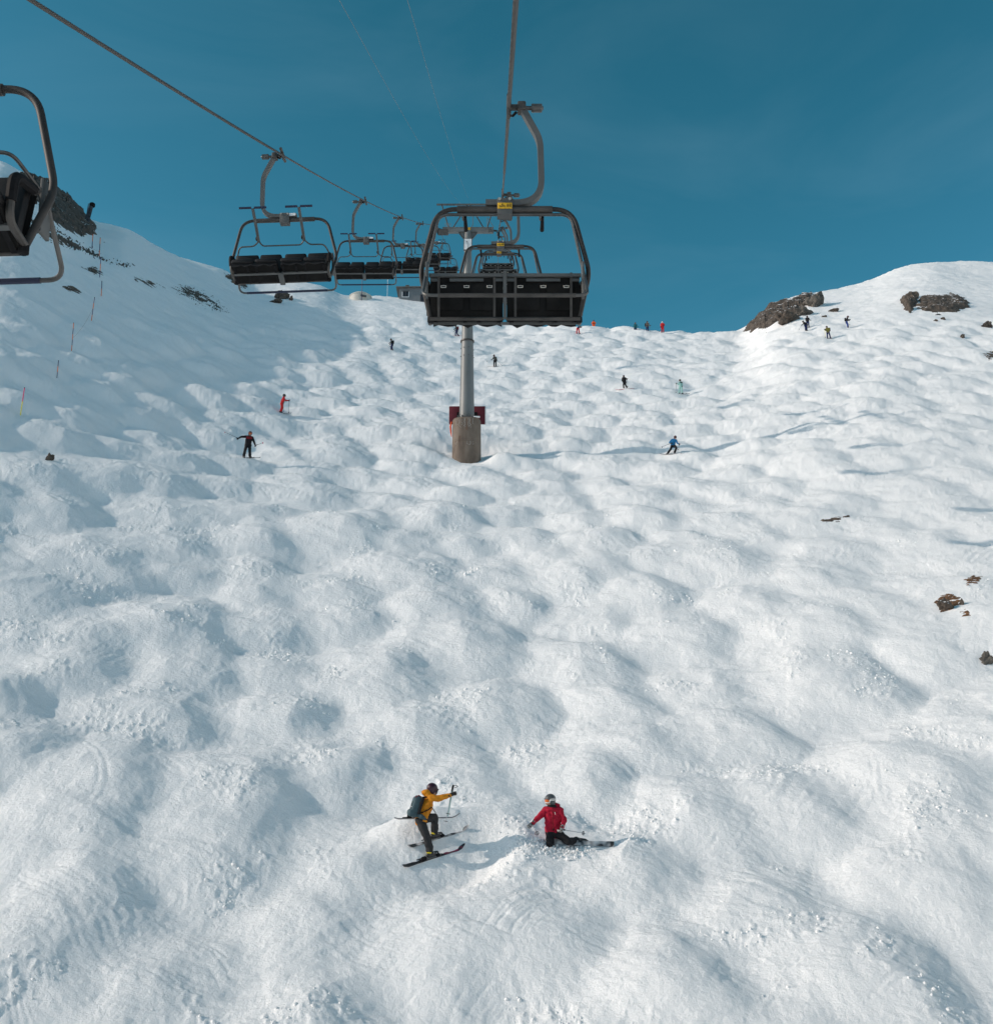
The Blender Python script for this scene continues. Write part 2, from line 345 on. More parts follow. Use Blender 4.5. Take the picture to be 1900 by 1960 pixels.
ROCK_G = mat('grey_rock', (0.045, 0.042, 0.038), 0.9, col2=(0.15, 0.135, 0.115), nscale=3.0, bump=0.6, bscale=6, detail=9)
TURF = mat('frozen_turf', (0.06, 0.032, 0.018), 0.95, col2=(0.24, 0.125, 0.06), nscale=9, bump=0.6, bscale=20, detail=8)

# ------------------------------------------------------------------ mesh helpers
class MB:
    def __init__(s): s.v = []; s.f = []
    def add(s, vs, fs):
        o = len(s.v); s.v.extend(tuple(p) for p in vs); s.f.extend(tuple(i + o for i in f) for f in fs); return s
    def box(s, c, d, rot=None, bevel=0.0):
        hx, hy, hz = d[0] / 2, d[1] / 2, d[2] / 2; c = Vector(c); Rm = rot if rot is not None else Matrix.Identity(3)
        if bevel <= 0:
            vs = [c + Rm @ Vector((x * hx, y * hy, z * hz)) for x in (-1, 1) for y in (-1, 1) for z in (-1, 1)]
            return s.add(vs, [(0, 1, 3, 2), (4, 6, 7, 5), (0, 4, 5, 1), (2, 3, 7, 6), (0, 2, 6, 4), (1, 5, 7, 3)])
        bm = bmesh.new(); bmesh.ops.create_cube(bm, size=1.0)
        for w in bm.verts: w.co = Vector((w.co.x * d[0], w.co.y * d[1], w.co.z * d[2]))
        bmesh.ops.bevel(bm, geom=list(bm.edges), offset=bevel, segments=2, affect='EDGES', profile=0.5)
        bm.verts.index_update()
        s.add([c + Rm @ w.co for w in bm.verts], [tuple(w.index for w in f.verts) for f in bm.faces]); bm.free(); return s
    def tube(s, pts, r, seg=8, fillet=0.0, rect=None, cap=True, up=None, fs=5):
        pts = [Vector(p) for p in pts]
        rad = list(r) if isinstance(r, (list, tuple)) else None
        fl_ = fillet if isinstance(fillet, (list, tuple)) else [fillet] * max(0, len(pts) - 2)
        if len(pts) > 2 and max(fl_) > 0:
            q = [pts[0]]
            for a, b, c, fr in zip(pts, pts[1:], pts[2:], fl_):
                d1 = (a - b); d2 = (c - b); k = min(fr, d1.length * 0.48, d2.length * 0.48)
                p1 = b + d1.normalized() * k; p2 = b + d2.normalized() * k
                for i in range(fs + 1):
                    t = i / fs; q.append(p1 * (1 - t) ** 2 + b * 2 * t * (1 - t) + p2 * t * t)
            q.append(pts[-1]); pts = q; rad = None if rad is None else [rad[0]] * len(pts)
        pp = [pts[0]]
        for p in pts[1:]:
            if (p - pp[-1]).length > 1e-6: pp.append(p)
        if rad is not None and len(rad) != len(pp): rad = [rad[0] + (rad[-1] - rad[0]) * i / max(1, len(pp) - 1) for i in range(len(pp))]
        pts = pp; n = len(pts); rings = []
        tan = []
        for i in range(n):
            a = pts[max(0, i - 1)]; b = pts[min(n - 1, i + 1)]; tan.append((b - a).normalized())
        nrm = Vector(up) if up is not None else (Vector((0, 1, 0)) if abs(tan[0].y) < 0.9 else Vector((1, 0, 0)))
        nrm = (nrm - tan[0] * nrm.dot(tan[0])).normalized()
        for i in range(n):
            nrm = (nrm - tan[i] * nrm.dot(tan[i])).normalized(); bn = tan[i].cross(nrm)
            ri = rad[i] if rad is not None else r
            if rect:
                w, h = rect[0] / 2, rect[1] / 2
                rings.append([pts[i] + nrm * a + bn * b for a, b in ((w, h), (-w, h), (-w, -h), (w, -h))])
            else:
                rings.append([pts[i] + (nrm * math.cos(2 * math.pi * k / seg) + bn * math.sin(2 * math.pi * k / seg)) * ri for k in range(seg)])
        m = len(rings[0]); vs = [p for g in rings for p in g]; fs_ = []
        for i in range(n - 1):
            for k in range(m):
                fs_.append((i * m + k, i * m + (k + 1) % m, (i + 1) * m + (k + 1) % m, (i + 1) * m + k))
        if cap: fs_.append(tuple(range(m - 1, -1, -1))); fs_.append(tuple((n - 1) * m + k for k in range(m)))
        return s.add(vs, fs_)
    def lathe(s, prof, c=(0, 0, 0), seg=24, axis='Z', cap=True):
        vs, fs = [], []; c = Vector(c); n = len(prof)
        for r, h in prof:
            for k in range(seg):
                a = 2 * math.pi * k / seg; p = (r * math.cos(a), r * math.sin(a), h)
                if axis == 'X': p = (p[2], p[0], p[1])
                if axis == 'Y': p = (p[0], p[2], p[1])
                vs.append(c + Vector(p))
        for i in range(n - 1):
            for k in range(seg): fs.append((i * seg + k, i * seg + (k + 1) % seg, (i + 1) * seg + (k + 1) % seg, (i + 1) * seg + k))
        if cap: fs.append(tuple(range(seg - 1, -1, -1))); fs.append(tuple((n - 1) * seg + k for k in range(seg)))
        return s.add(vs, fs)
    def ell(s, c, r, rot=None, seg=14, ring=9):
        c = Vector(c); Rm = rot if rot is not None else Matrix.Identity(3)
        if not isinstance(r, (tuple, list)): r = (r, r, r)
        vs = [c + Rm @ Vector((0, 0, -r[2]))]; fs = []
        for i in range(1, ring):
            ph = -math.pi / 2 + math.pi * i / ring
            for k in range(seg):
                a = 2 * math.pi * k / seg
                vs.append(c + Rm @ Vector((r[0] * math.cos(ph) * math.cos(a), r[1] * math.cos(ph) * math.sin(a), r[2] * math.sin(ph))))
        vs.append(c + Rm @ Vector((0, 0, r[2]))); L = len(vs) - 1
        for k in range(seg): fs.append((0, 1 + (k + 1) % seg, 1 + k)); fs.append((L, L - seg + k, L - seg + (k + 1) % seg))
        for i in range(ring - 2):
            for k in range(seg):
                a = 1 + i * seg; fs.append((a + k, a + (k + 1) % seg, a + seg + (k + 1) % seg, a + seg + k))
        return s.add(vs, fs)
    def limb(s, p0, p1, r0, r1, seg=10):          # tapered capsule
        p0 = Vector(p0); p1 = Vector(p1); d = (p1 - p0)
        if d.length < 1e-5: return s.ell(p0, r0)
        d.normalize(); P, Rr = [], []
        for i in range(5):
            a = math.pi / 2 * (1 - i / 4); P.append(p0 - d * r0 * math.sin(a)); Rr.append(max(0.002, r0 * math.cos(a)))
        for i in range(5):
            a = math.pi / 2 * (i / 4); P.append(p1 + d * r1 * math.sin(a)); Rr.append(max(0.002, r1 * math.cos(a)))
        return s.tube(P, Rr, seg)
    def mesh(s, name):
        me = bpy.data.meshes.new(name); me.from_pydata([tuple(p) for p in s.v], [], s.f); me.validate(); return me
    def build(s, name, m, parent=None, smooth=True, angle=35):
        me = s.mesh(name)
        bm = bmesh.new(); bm.from_mesh(me); bmesh.ops.recalc_face_normals(bm, faces=bm.faces); bm.to_mesh(me); bm.free()
        return obj(name, me, m, parent, smooth, angle)
def obj(name, me, m, parent=None, smooth=True, angle=35):
    if smooth:
        me.shade_smooth()
        try: me.set_sharp_from_angle(angle=math.radians(angle))
        except Exception: pass
    if m is not None and len(me.materials) == 0: me.materials.append(m)
    o = bpy.data.objects.new(name, me); COL.objects.link(o)
    if parent is not None: o.parent = parent
    return o
def tag(o, label=None, cat=None, group=None, kind=None):
    if label: o['label'] = label
    if cat: o['category'] = cat
    if group: o['group'] = group
    if kind: o['kind'] = kind
    return o
def empty(name, loc, rz=0.0, label=None, cat=None, group=None):
    o = bpy.data.objects.new(name, None); COL.objects.link(o); o.location = loc; o.rotation_euler = (0, 0, rz); o.empty_display_size = 0.3
    return tag(o, label, cat, group)
def copy_tree(o, parent=None, skip=()):
    c = o.copy(); COL.objects.link(c); c.parent = parent
    for ch in list(o.children):
        if ch.name.split('.')[0] not in skip: copy_tree(ch, c, skip)
    return c
def text_mesh(body, size, extrude=0.001):
    cu = bpy.data.curves.new('lettering', 'FONT'); cu.body = body; cu.size = size; cu.extrude = extrude; cu.align_x = 'CENTER'; cu.align_y = 'CENTER'
    o = bpy.data.objects.new('lettering', cu); COL.objects.link(o)
    dg = bpy.context.evaluated_depsgraph_get(); me = bpy.data.meshes.new_from_object(o.evaluated_get(dg))
    bpy.data.objects.remove(o); bpy.data.curves.remove(cu); me.name = 'lettering'
    return me
WORK = bpy.data.scenes.new('work')
def remesh(name, mb, m, parent, voxel=0.02, it=4, fac=0.5, fold=0.0, fscale=9.0, seed=0):
    me = mb.mesh(name); o = bpy.data.objects.new('work', me); WORK.collection.objects.link(o)
    r = o.modifiers.new('r', 'REMESH'); r.mode = 'VOXEL'; r.voxel_size = voxel
    if it: sm = o.modifiers.new('s', 'SMOOTH'); sm.factor = fac; sm.iterations = it
    vl = WORK.view_layers[0]; vl.update(); new = bpy.data.meshes.new_from_object(o.evaluated_get(vl.depsgraph))
    bpy.data.objects.remove(o); new.name = name
    if fold > 0:
        n = len(new.vertices); co = np.empty(n * 3); new.vertices.foreach_get('co', co); no = np.empty(n * 3); new.vertices.foreach_get('normal', no)
        co = co.reshape(-1, 3); no = no.reshape(-1, 3)
        d = perlin(co[:, 0] * fscale + co[:, 1] * 3, co[:, 2] * fscale * 1.3, seed + 3) + 0.5 * perlin(co[:, 1] * fscale * 2, co[:, 2] * fscale * 2 + co[:, 0] * 7, seed + 9)
        co = co + no * (fold * d)[:, None]; new.vertices.foreach_set('co', co.ravel()); new.update()
    new.materials.clear(); new.materials.append(m)
    return obj(name, new, None, parent, True, 80)

# ------------------------------------------------------------------ the snow slope itself
def build_slope():
    co = np.stack([GX, GY, GZ], -1).reshape(-1, 3).astype(np.float32)
    i = np.arange(NA)[:, None]; j = np.arange(NR - 1)[None, :]; i2 = (i + 1) % NA
    q = np.stack([i * NR + j, i * NR + j + 1, i2 * NR + j + 1, i2 * NR + j], -1).reshape(-1, 4).astype(np.int32)
    me = bpy.data.meshes.new('snow_slope')
    me.vertices.add(len(co)); me.vertices.foreach_set('co', co.ravel())
    me.loops.add(q.size); me.loops.foreach_set('vertex_index', q.ravel())
    me.polygons.add(len(q)); me.polygons.foreach_set('loop_start', np.arange(0, q.size, 4, dtype=np.int32))
    me.polygons.foreach_set('use_smooth', np.ones(len(q), bool))
    me.update(calc_edges=True); me.flip_normals() if me.polygons[len(q) // 2].normal.z < 0 else None
    me.materials.append(SNOW)
    o = bpy.data.objects.new('snow_slope', me); COL.objects.link(o); o['kind'] = 'structure'
    return o

def clods():
    bm = bmesh.new(); bmesh.ops.create_icosphere(bm, subdivisions=1, radius=1.0); bm.verts.index_update()
    iv = np.array([v.co[:] for v in bm.verts]); fi = np.array([[v.index for v in f.verts] for f in bm.faces]); bm.free()
    w = (cm ** 2.5) * (0.15 + M) * sstep(60, 24, R2) * (R2 < 60) * (R2 > 15) * (np.abs(A2) < 0.5)
    cell = np.gradient(AZ)[:, None] * R2 * np.gradient(RR)[None, :]
    w = (w * cell).ravel(); w /= w.sum()
    N = 4000
    idx = nrg.choice(len(w), N, p=w)
    px, py, pz = GX.ravel()[idx], GY.ravel()[idx], GZ.ravel()[idx]
    px, py, pz = px.copy(), py.copy(), pz.copy()
    for k in range(420):                                  # heaped round the kneeling skier
        px[k] = rb.x + nrg.normal(0.0, 0.42); py[k] = rb.y - 0.22 + nrg.normal(0, 0.16); pz[k] = ground(px[k], py[k]) + abs(nrg.normal(0, 0.02))
    size = np.clip(nrg.lognormal(math.log(0.024), 0.45, N), 0.010, 0.065) * np.clip(np.hypot(px, py) / 40, 0.8, 1.5)
    ang = nrg.uniform(0, 6.28, N); sc = nrg.uniform(0.65, 1.25, (N, 3))
    c, n = np.cos(ang), np.sin(ang)
    loc = iv[None] * (1 + nrg.uniform(-0.18, 0.18, (N, len(iv), 1))) * sc[:, None, :] * size[:, None, None]
    X = loc[..., 0] * c[:, None] - loc[..., 1] * n[:, None] + px[:, None]
    Y = loc[..., 0] * n[:, None] + loc[..., 1] * c[:, None] + py[:, None]
    Z = loc[..., 2] + (pz + size * 0.05)[:, None]
    co = np.stack([X, Y, Z], -1).reshape(-1, 3).astype(np.float32)
    q = (fi[None] + (np.arange(N) * len(iv))[:, None, None]).reshape(-1, 3).astype(np.int32)
    me = bpy.data.meshes.new('snow_clods'); me.vertices.add(len(co)); me.vertices.foreach_set('co', co.ravel())
    me.loops.add(q.size); me.loops.foreach_set('vertex_index', q.ravel())
    me.polygons.add(len(q)); me.polygons.foreach_set('loop_start', np.arange(0, q.size, 3, dtype=np.int32))
    me.polygons.foreach_set('use_smooth', np.ones(len(q), bool)); me.update(calc_edges=True)
    me.materials.append(SNOW)
    o = bpy.data.objects.new('snow_clods', me); COL.objects.link(o)
    tag(o, 'crumbled clods of white snow strewn over the moguls', 'snow', kind='stuff')

# ------------------------------------------------------------------ ropeway lines
XR, XL, TY = 0.16, -4.40, 72.6
def cz(y):                                             # sag of the rope below and above the tower
    if y <= TY: return 8.47 + 0.488 * (y - 12.3) + 0.00061 * (y - 12.3) * (y - 25.2)
    d = y - TY; return cz(TY) + 0.405 * d + 0.0003 * d * d
def rope(name, x, dz, label, r=0.024, twist=True):
    ys = list(np.arange(-30, 2, 4.0)) + list(np.arange(2, 20, 0.5)) + list(np.arange(20, TY, 1.5)) + list(np.arange(TY, 150, 3.0))
    pts = [(x, y, cz(y) + dz) for y in ys]
    root = MB().tube(pts, r * 0.80, 8, up=(1, 0, 0)).build(name, ROPE)
    if twist:                                          # the outer strands wind round the core
        for k in range(6):
            P = []; y = 2.0
            while y < 20.0:
                a = 2 * math.pi * (y / 0.30) + k * math.pi / 3
                P.append((x + math.cos(a) * r * 0.72, y, cz(y) + dz + math.sin(a) * r * 0.72)); y += 0.05
            MB().tube(P, r * 0.40, 5).build('strand', ROPE, root)
    return tag(root, label, 'cable', 'haul ropes of the chairlift')
rope('haul_rope', XR, 0.0, 'twisted steel haul rope running straight up over the nearest central chair')
rope('haul_rope', XL, 0.40, 'twisted steel haul rope slanting from the upper left corner, carrying the left-hand chairs')

# ------------------------------------------------------------------ chairs
def plate_text(body, parent, size=0.062, z=0.0, y=-0.012):
    me = text_mesh(body, size); me.materials.append(INK)
    o = obj('lettering', me, None, parent, False); o.rotation_euler = (math.pi / 2, 0, 0); o.location = (0, y, z)
    return o
SEATPARTS = ('back_panel', 'top_rail', 'rail_strip', 'lower_rail', 'seat_pan', 'seat_beam', 'seat_flap', 'seat_strap', 'back_cushion', 'seat_cushion', 'centre_post', 'centre_bracket', 'armrest')
def make_chair(kind):
    r = empty('chairlift_chair', (0, 0, 0))
    XC = 0.056                                          # the rope hangs a little right of the middle
    arm = MB().tube([(XC + 0.155, 0, 0.0), (XC + 0.40, 0, -0.50), (XC + 0.415, 0, -1.40), (-0.24, 0, -1.395)], 0.04, fillet=[0.13, 0.36], rect=(0.105, 0.075), fs=9)
    arm.build('hanger_arm', STEEL, r, angle=50)
    g = MB(); g.box((XC, 0, -0.005), (0.062, 0.26, 0.07), bevel=0.015); g.tube([(XC, -0.24, 0.012), (XC, 0.24, 0.012)], 0.030, 8)
    g.box((XC + 0.075, 0, -0.01), (0.11, 0.07, 0.05)); g.box((XC + 0.165, 0, -0.02), (0.11, 0.15, 0.13), bevel=0.02)
    grip = g.build('grip', STEEL_D, r)
    MB().lathe([(0.028, 0.20), (0.028, 0.29), (0.052, 0.29), (0.058, 0.31), (0.055, 0.325), (0.055, 0.425), (0.03, 0.432), (0.02, 0.445)], (XC, 0, -0.02), 14, 'X').build('spring_housing', TUBE, grip)
    MB().tube([(XC + 0.10, 0.02, -0.06), (XC + 0.05, 0.05, -0.10), (XC + 0.02, 0.10, -0.06)], 0.018, 6).build('jaw_lever', BLACK, grip)
    p = MB(); p.box((0, -0.062, -1.455), (0.19, 0.016, 0.215), bevel=0.004); p.box((0, 0.062, -1.455), (0.19, 0.016, 0.215), bevel=0.004); p.box((0, 0, -1.568), (0.19, 0.14, 0.014))
    cl = p.build('clamp_plate', STEEL, r, angle=30)
    for sx in (-0.065, 0.062):
        for sy in (-1, 1): MB().lathe([(0.02, 0), (0.02, 0.012), (0.011, 0.012), (0.011, 0.03)], (sx, sy * 0.070 + (-0.03 if sy < 0 else 0), -1.375), 8, 'Y').build('bolt', BUCKLE, cl)
    pl = MB().box((0, 0, 0), (0.182, 0.008, 0.082), bevel=0.003).build('number_plate', YELLOW, r); pl.location = (0.0, -0.076, -1.462)
    MB().box((-0.16, 0.058, -1.385), (0.13, 0.004, 0.055)).build('sticker', WHITE, r)
    MB().tube([(-0.60, 0, -1.475), (0.60, 0, -1.475)], 0.046, 12).build('sleeve', STEEL_D, r)
    MB().tube([(-0.92, 0.16, -2.90), (-1.05, 0, -2.34), (-0.85, 0, -1.47), (0.85, 0, -1.47), (1.05, 0, -2.34), (0.92, 0.16, -2.90)], 0.030, 12, fillet=[0.13, 0.24, 0.24, 0.13], fs=9).build('bail', BAIL, r)
    for sx in (-1, 1):
        MB().lathe([(0.03, -0.04), (0.042, -0.03), (0.042, 0.03)], (sx * 0.92, 0.16, -2.90), 10).build('end_cap', BLACK, r)
        pp = MB().box((sx * 0.962, -0.05, -2.47), (0.030, 0.16, 0.44), bevel=0.008); pp.build('pivot_plate', STEEL, r)
        ar = MB().tube([(sx * 0.93, 0.0, -2.95), (sx * 0.945, 0.30, -2.92), (sx * 0.965, 0.32, -2.58), (sx * 0.965, -0.05, -2.50)], 0.030, 8, fillet=0.10).build('armrest', STEEL_D, r)
        MB().tube([(sx * 0.955, 0.31, -2.78), (sx * 0.965, 0.32, -2.58), (sx * 0.965, 0.0, -2.51)], 0.040, 8, fillet=0.10).build('armrest_pad', BLACK, ar)
    # safety bar: one loop turning on the side plates
    if kind == 'up':
        loop = [(0, 0.0, -1.545), (0.83, 0.0, -1.545), (0.975, -0.03, -2.36), (0.985, -0.43, -2.85), (-0.985, -0.43, -2.85), (-0.975, -0.03, -2.36), (-0.83, 0.0, -1.545), (0, 0.0, -1.545)]
        sb = MB().tube(loop, 0.021, 8, fillet=0.13, fs=7, up=(0, 1, 0)).build('safety_bar', TUBE, r)
        MB().tube([(-0.80, -0.43, -2.85), (0.84, -0.43, -2.85)], 0.026, 8).build('bar_sleeve', STEEL_D, sb)
        for sx in (-0.50, 0.475):
            MB().tube([(sx - 0.028, 0.0, -1.55), (sx - 0.02, 0.10, -1.56)], 0.018, 8).build('footrest_post', TUBE, sb)
            MB().tube([(sx, 0.04, -1.555), (sx + 0.005, 0.30, -1.60)], [0.020, 0.027], 10).build('footrest_peg', BLACK, sb)
    else:
        sb = None
        lw = MB().tube([(0.97, -0.02, -2.38), (0.985, -0.43, -2.85), (-0.985, -0.43, -2.85), (-0.97, -0.02, -2.38)], 0.020, 8, fillet=0.13, fs=7)
        lw.tube([(0.97, -0.02, -2.38), (0.84, 0.29, -2.20), (0.55, 0.30, -2.20), (0.46, 0.33, -2.12)], 0.015, 8, fillet=0.08)
        lw.tube([(0.44, 0.33, -2.12), (0.38, 0.30, -2.20), (-0.38, 0.30, -2.20), (-0.44, 0.33, -2.12)], 0.015, 8, fillet=0.08)
        lw.tube([(-0.97, -0.02, -2.38), (-0.84, 0.29, -2.20), (-0.55, 0.30, -2.20), (-0.46, 0.33, -2.12)], 0.015, 8, fillet=0.08)
        sb = lw.build('safety_bar', TUBE, r)
        MB().tube([(-0.80, -0.43, -2.85), (0.84, -0.43, -2.85)], 0.025, 8).build('bar_sleeve', FOOTBLUE, sb)
        for sx in (-0.45, 0.45):
            MB().tube([(sx, 0.33, -2.13), (sx + 0.01, 0.52, -1.93), (sx + 0.035, 0.76, -1.63)], 0.03, rect=(0.05, 0.05), fillet=0.1).build('footrest_post', STEEL, sb)
            MB().ell((sx + 0.03, 0.36, -2.07), (0.03, 0.05, 0.045)).build('grip_knob', BLACK, sb)
            for d in (-1, 1): MB().tube([(sx + 0.035 + d * 0.028, 0.77, -1.62), (sx + 0.035 + d * 0.265, 0.77, -1.62)], 0.023, 8).build('footrest_peg', FOOTBLUE, sb)
    # backrest and seat: two halves, two cushions each
    tb = math.atan2(0.14, 0.56); ts = math.atan2(0.19, 0.48)
    Rb = Matrix.Rotation(-tb, 3, 'X').inverted(); Rs = Matrix.Rotation(ts, 3, 'X')
    Rb = Matrix.Rotation(tb, 3, 'X')
    for s in (-1, 1):
        cx = s * 0.475
        bp = MB().box((cx, -0.085, -2.70), (0.90, 0.022, 0.56), Rb, bevel=0.006).build('back_panel', PANEL, r)
        for q in (-0.13, 0.13): MB().box((cx + q * 1.6, -0.105, -2.72), (0.34, 0.016, 0.34), Rb, bevel=0.012).build('back_pocket', PANEL, bp)
        for q in (-1, 1):
            MB().box((cx + q * 0.345, -0.112, -2.70), (0.030, 0.016, 0.56), Rb).build('back_strut', STEEL_D, bp)
        for q in (-0.285, 0.0, 0.285):
            b = MB().box((cx + q, -0.125, -2.56), (0.07, 0.010, 0.20), Rb).build('strap', BLACK, bp)
            k = MB(); bw = 0.062
            k.tube([(cx + q - bw / 2, -0.148, -2.585), (cx + q - bw / 2, -0.143, -2.61), (cx + q + bw / 2, -0.143, -2.61), (cx + q + bw / 2, -0.148, -2.585)], 0.006, 6)
            k.tube([(cx + q - bw / 2, -0.145, -2.592), (cx + q, -0.149, -2.586), (cx + q + bw / 2, -0.145, -2.592)], 0.005, 6)
            k.build('buckle', BUCKLE, bp)
        MB().box((cx, -0.172, -2.462), (0.93, 0.035, 0.042)).build('top_rail', STEEL, r)
        for q, w in ((-0.40, 0.10), (0.0, 0.42), (0.40, 0.10)): MB().box((cx + q, -0.155, -2.515), (w, 0.016, 0.036)).build('rail_strip', STEEL, r)
        MB().tube([(cx - 0.46, -0.045, -2.985), (cx + 0.46, -0.045, -2.985)], 0.024, 8).build('lower_rail', STEEL_D, r)
        MB().box((cx, 0.20, -2.905), (0.88, 0.46, 0.030), Rs, bevel=0.008).build('seat_pan', PANEL, r)
        MB().box((cx, 0.22, -2.918), (0.90, 0.045, 0.05), Rs).build('seat_beam', STEEL, r)
        fl = MB(); n = 14; vs = []; fs = []
        for i in range(n + 1):
            x = cx - 0.44 + 0.88 * i / n; dz = 0.018 * math.sin(i * 1.7 + s) - 0.014 * (i % 5 == 2)
            vs += [(x, 0.40, -2.795), (x, 0.445, -2.860 + dz), (x, 0.465, -2.857 + dz), (x, 0.43, -2.78)]
        for i in range(n):
            for k in range(4): fs.append((i * 4 + k, i * 4 + (k + 1) % 4, i * 4 + 4 + (k + 1) % 4, i * 4 + 4 + k))
        fs += [(0, 1, 2, 3), (n * 4 + 3, n * 4 + 2, n * 4 + 1, n * 4)]
        fl.add(vs, fs).build('seat_flap', PAD, r)
        for q in (-0.36, -0.02, 0.14, 0.37): MB().box((cx + q * 1.08, 0.20, -2.928), (0.045, 0.44, 0.012), Rs).build('seat_strap', BLACK, r)
        for q in (-1, 1):
            cu = MB().box((cx + q * 0.228, 0.0, -2.66), (0.435, 0.11, 0.56), Rb, bevel=0.042); cu.build('back_cushion', PAD, r)
            cu = MB().box((cx + q * 0.228, 0.235, -2.835), (0.435, 0.50, 0.10), Rs, bevel=0.040); cu.build('seat_cushion', PAD, r)
    MB().box((0.0, -0.135, -2.71), (0.042, 0.03, 0.60), Rb).build('centre_post', STEEL, r)
    MB().box((0.0, 0.10, -2.985), (0.10, 0.30, 0.03), Rs).build('centre_bracket', STEEL, r)
    for ch in r.children:
        if ch.name.split('.')[0] in SEATPARTS: ch.location = (0, 0.165, 0.08)
    return r
up0 = make_chair('up'); dn0 = make_chair('down')
UP = [(12.3, '68', 'nearest empty four-seat chair hanging before the tower, yellow plate reading 68'),
      (25.2, '67', 'second empty chair up the right-hand rope, framed inside the nearest chair'),
      (38.1, '66', 'third empty chair up the right-hand rope, just behind the second'),
      (51.0, '65', 'fourth empty chair up the right-hand rope, its dark back below the tower crossarm'),
      (63.9, '64', 'fifth empty chair up the right-hand rope, the last one before the tower'),
      (76.8, '63', 'first empty chair beyond the tower on the right-hand rope')]
for i, (y, num, lab) in enumerate(UP):
    o = up0 if i == 0 else copy_tree(up0)
    o.location = (XR - 0.056, y, cz(y)); tag(o, lab, 'chair', 'chairs on the uphill rope')
    plate = [c for c in o.children if c.name.startswith('number_plate')][0]
    a = plate_text('w', plate, 0.050); a.location = (-0.058, -0.006, -0.006)
    a = plate_text('5', plate, 0.062); a.location = (-0.030, -0.006, 0.002)
    a = plate_text('o', plate, 0.050); a.location = (-0.004, -0.006, -0.006)
    a = plate_text(num, plate, 0.062); a.location = (0.052, -0.006, 0.0)
DN = [(7.2, 2.0, 'close chair cut off by the left picture edge, only its right half showing'),
      (19.85, 2.2, 'first whole empty chair on the left-hand rope, four black cushions facing the camera'),
      (32.8, 0.3, 'second whole empty chair on the left-hand rope, smaller and right of the first'),
      (45.75, 0.0, 'third whole empty chair on the left-hand rope, partly behind the nearest chair frame'),
      (58.7, 0.0, 'fourth whole empty chair on the left-hand rope, the last one before the tower'),
      (71.6, 0.0, 'chair on the left-hand rope passing right beside the tower'),
      (84.6, 0.0, 'first small chair beyond the tower on the left-hand rope'),
      (97.5, 0.0, 'second small chair beyond the tower on the left-hand rope'),
      (110.4, 0.0, 'farthest tiny chair beyond the tower on the left-hand rope')]
for i, (y, roll, lab) in enumerate(DN):
    o = dn0 if i == 0 else copy_tree(dn0)
    o.location = (XL + (0.0 if i == 0 else 0.056), y, cz(y) + (0.52 if i == 0 else 0.40)); o.rotation_euler = (0, math.radians(roll), math.pi)
    tag(o, lab, 'chair', 'chairs on the downhill rope')

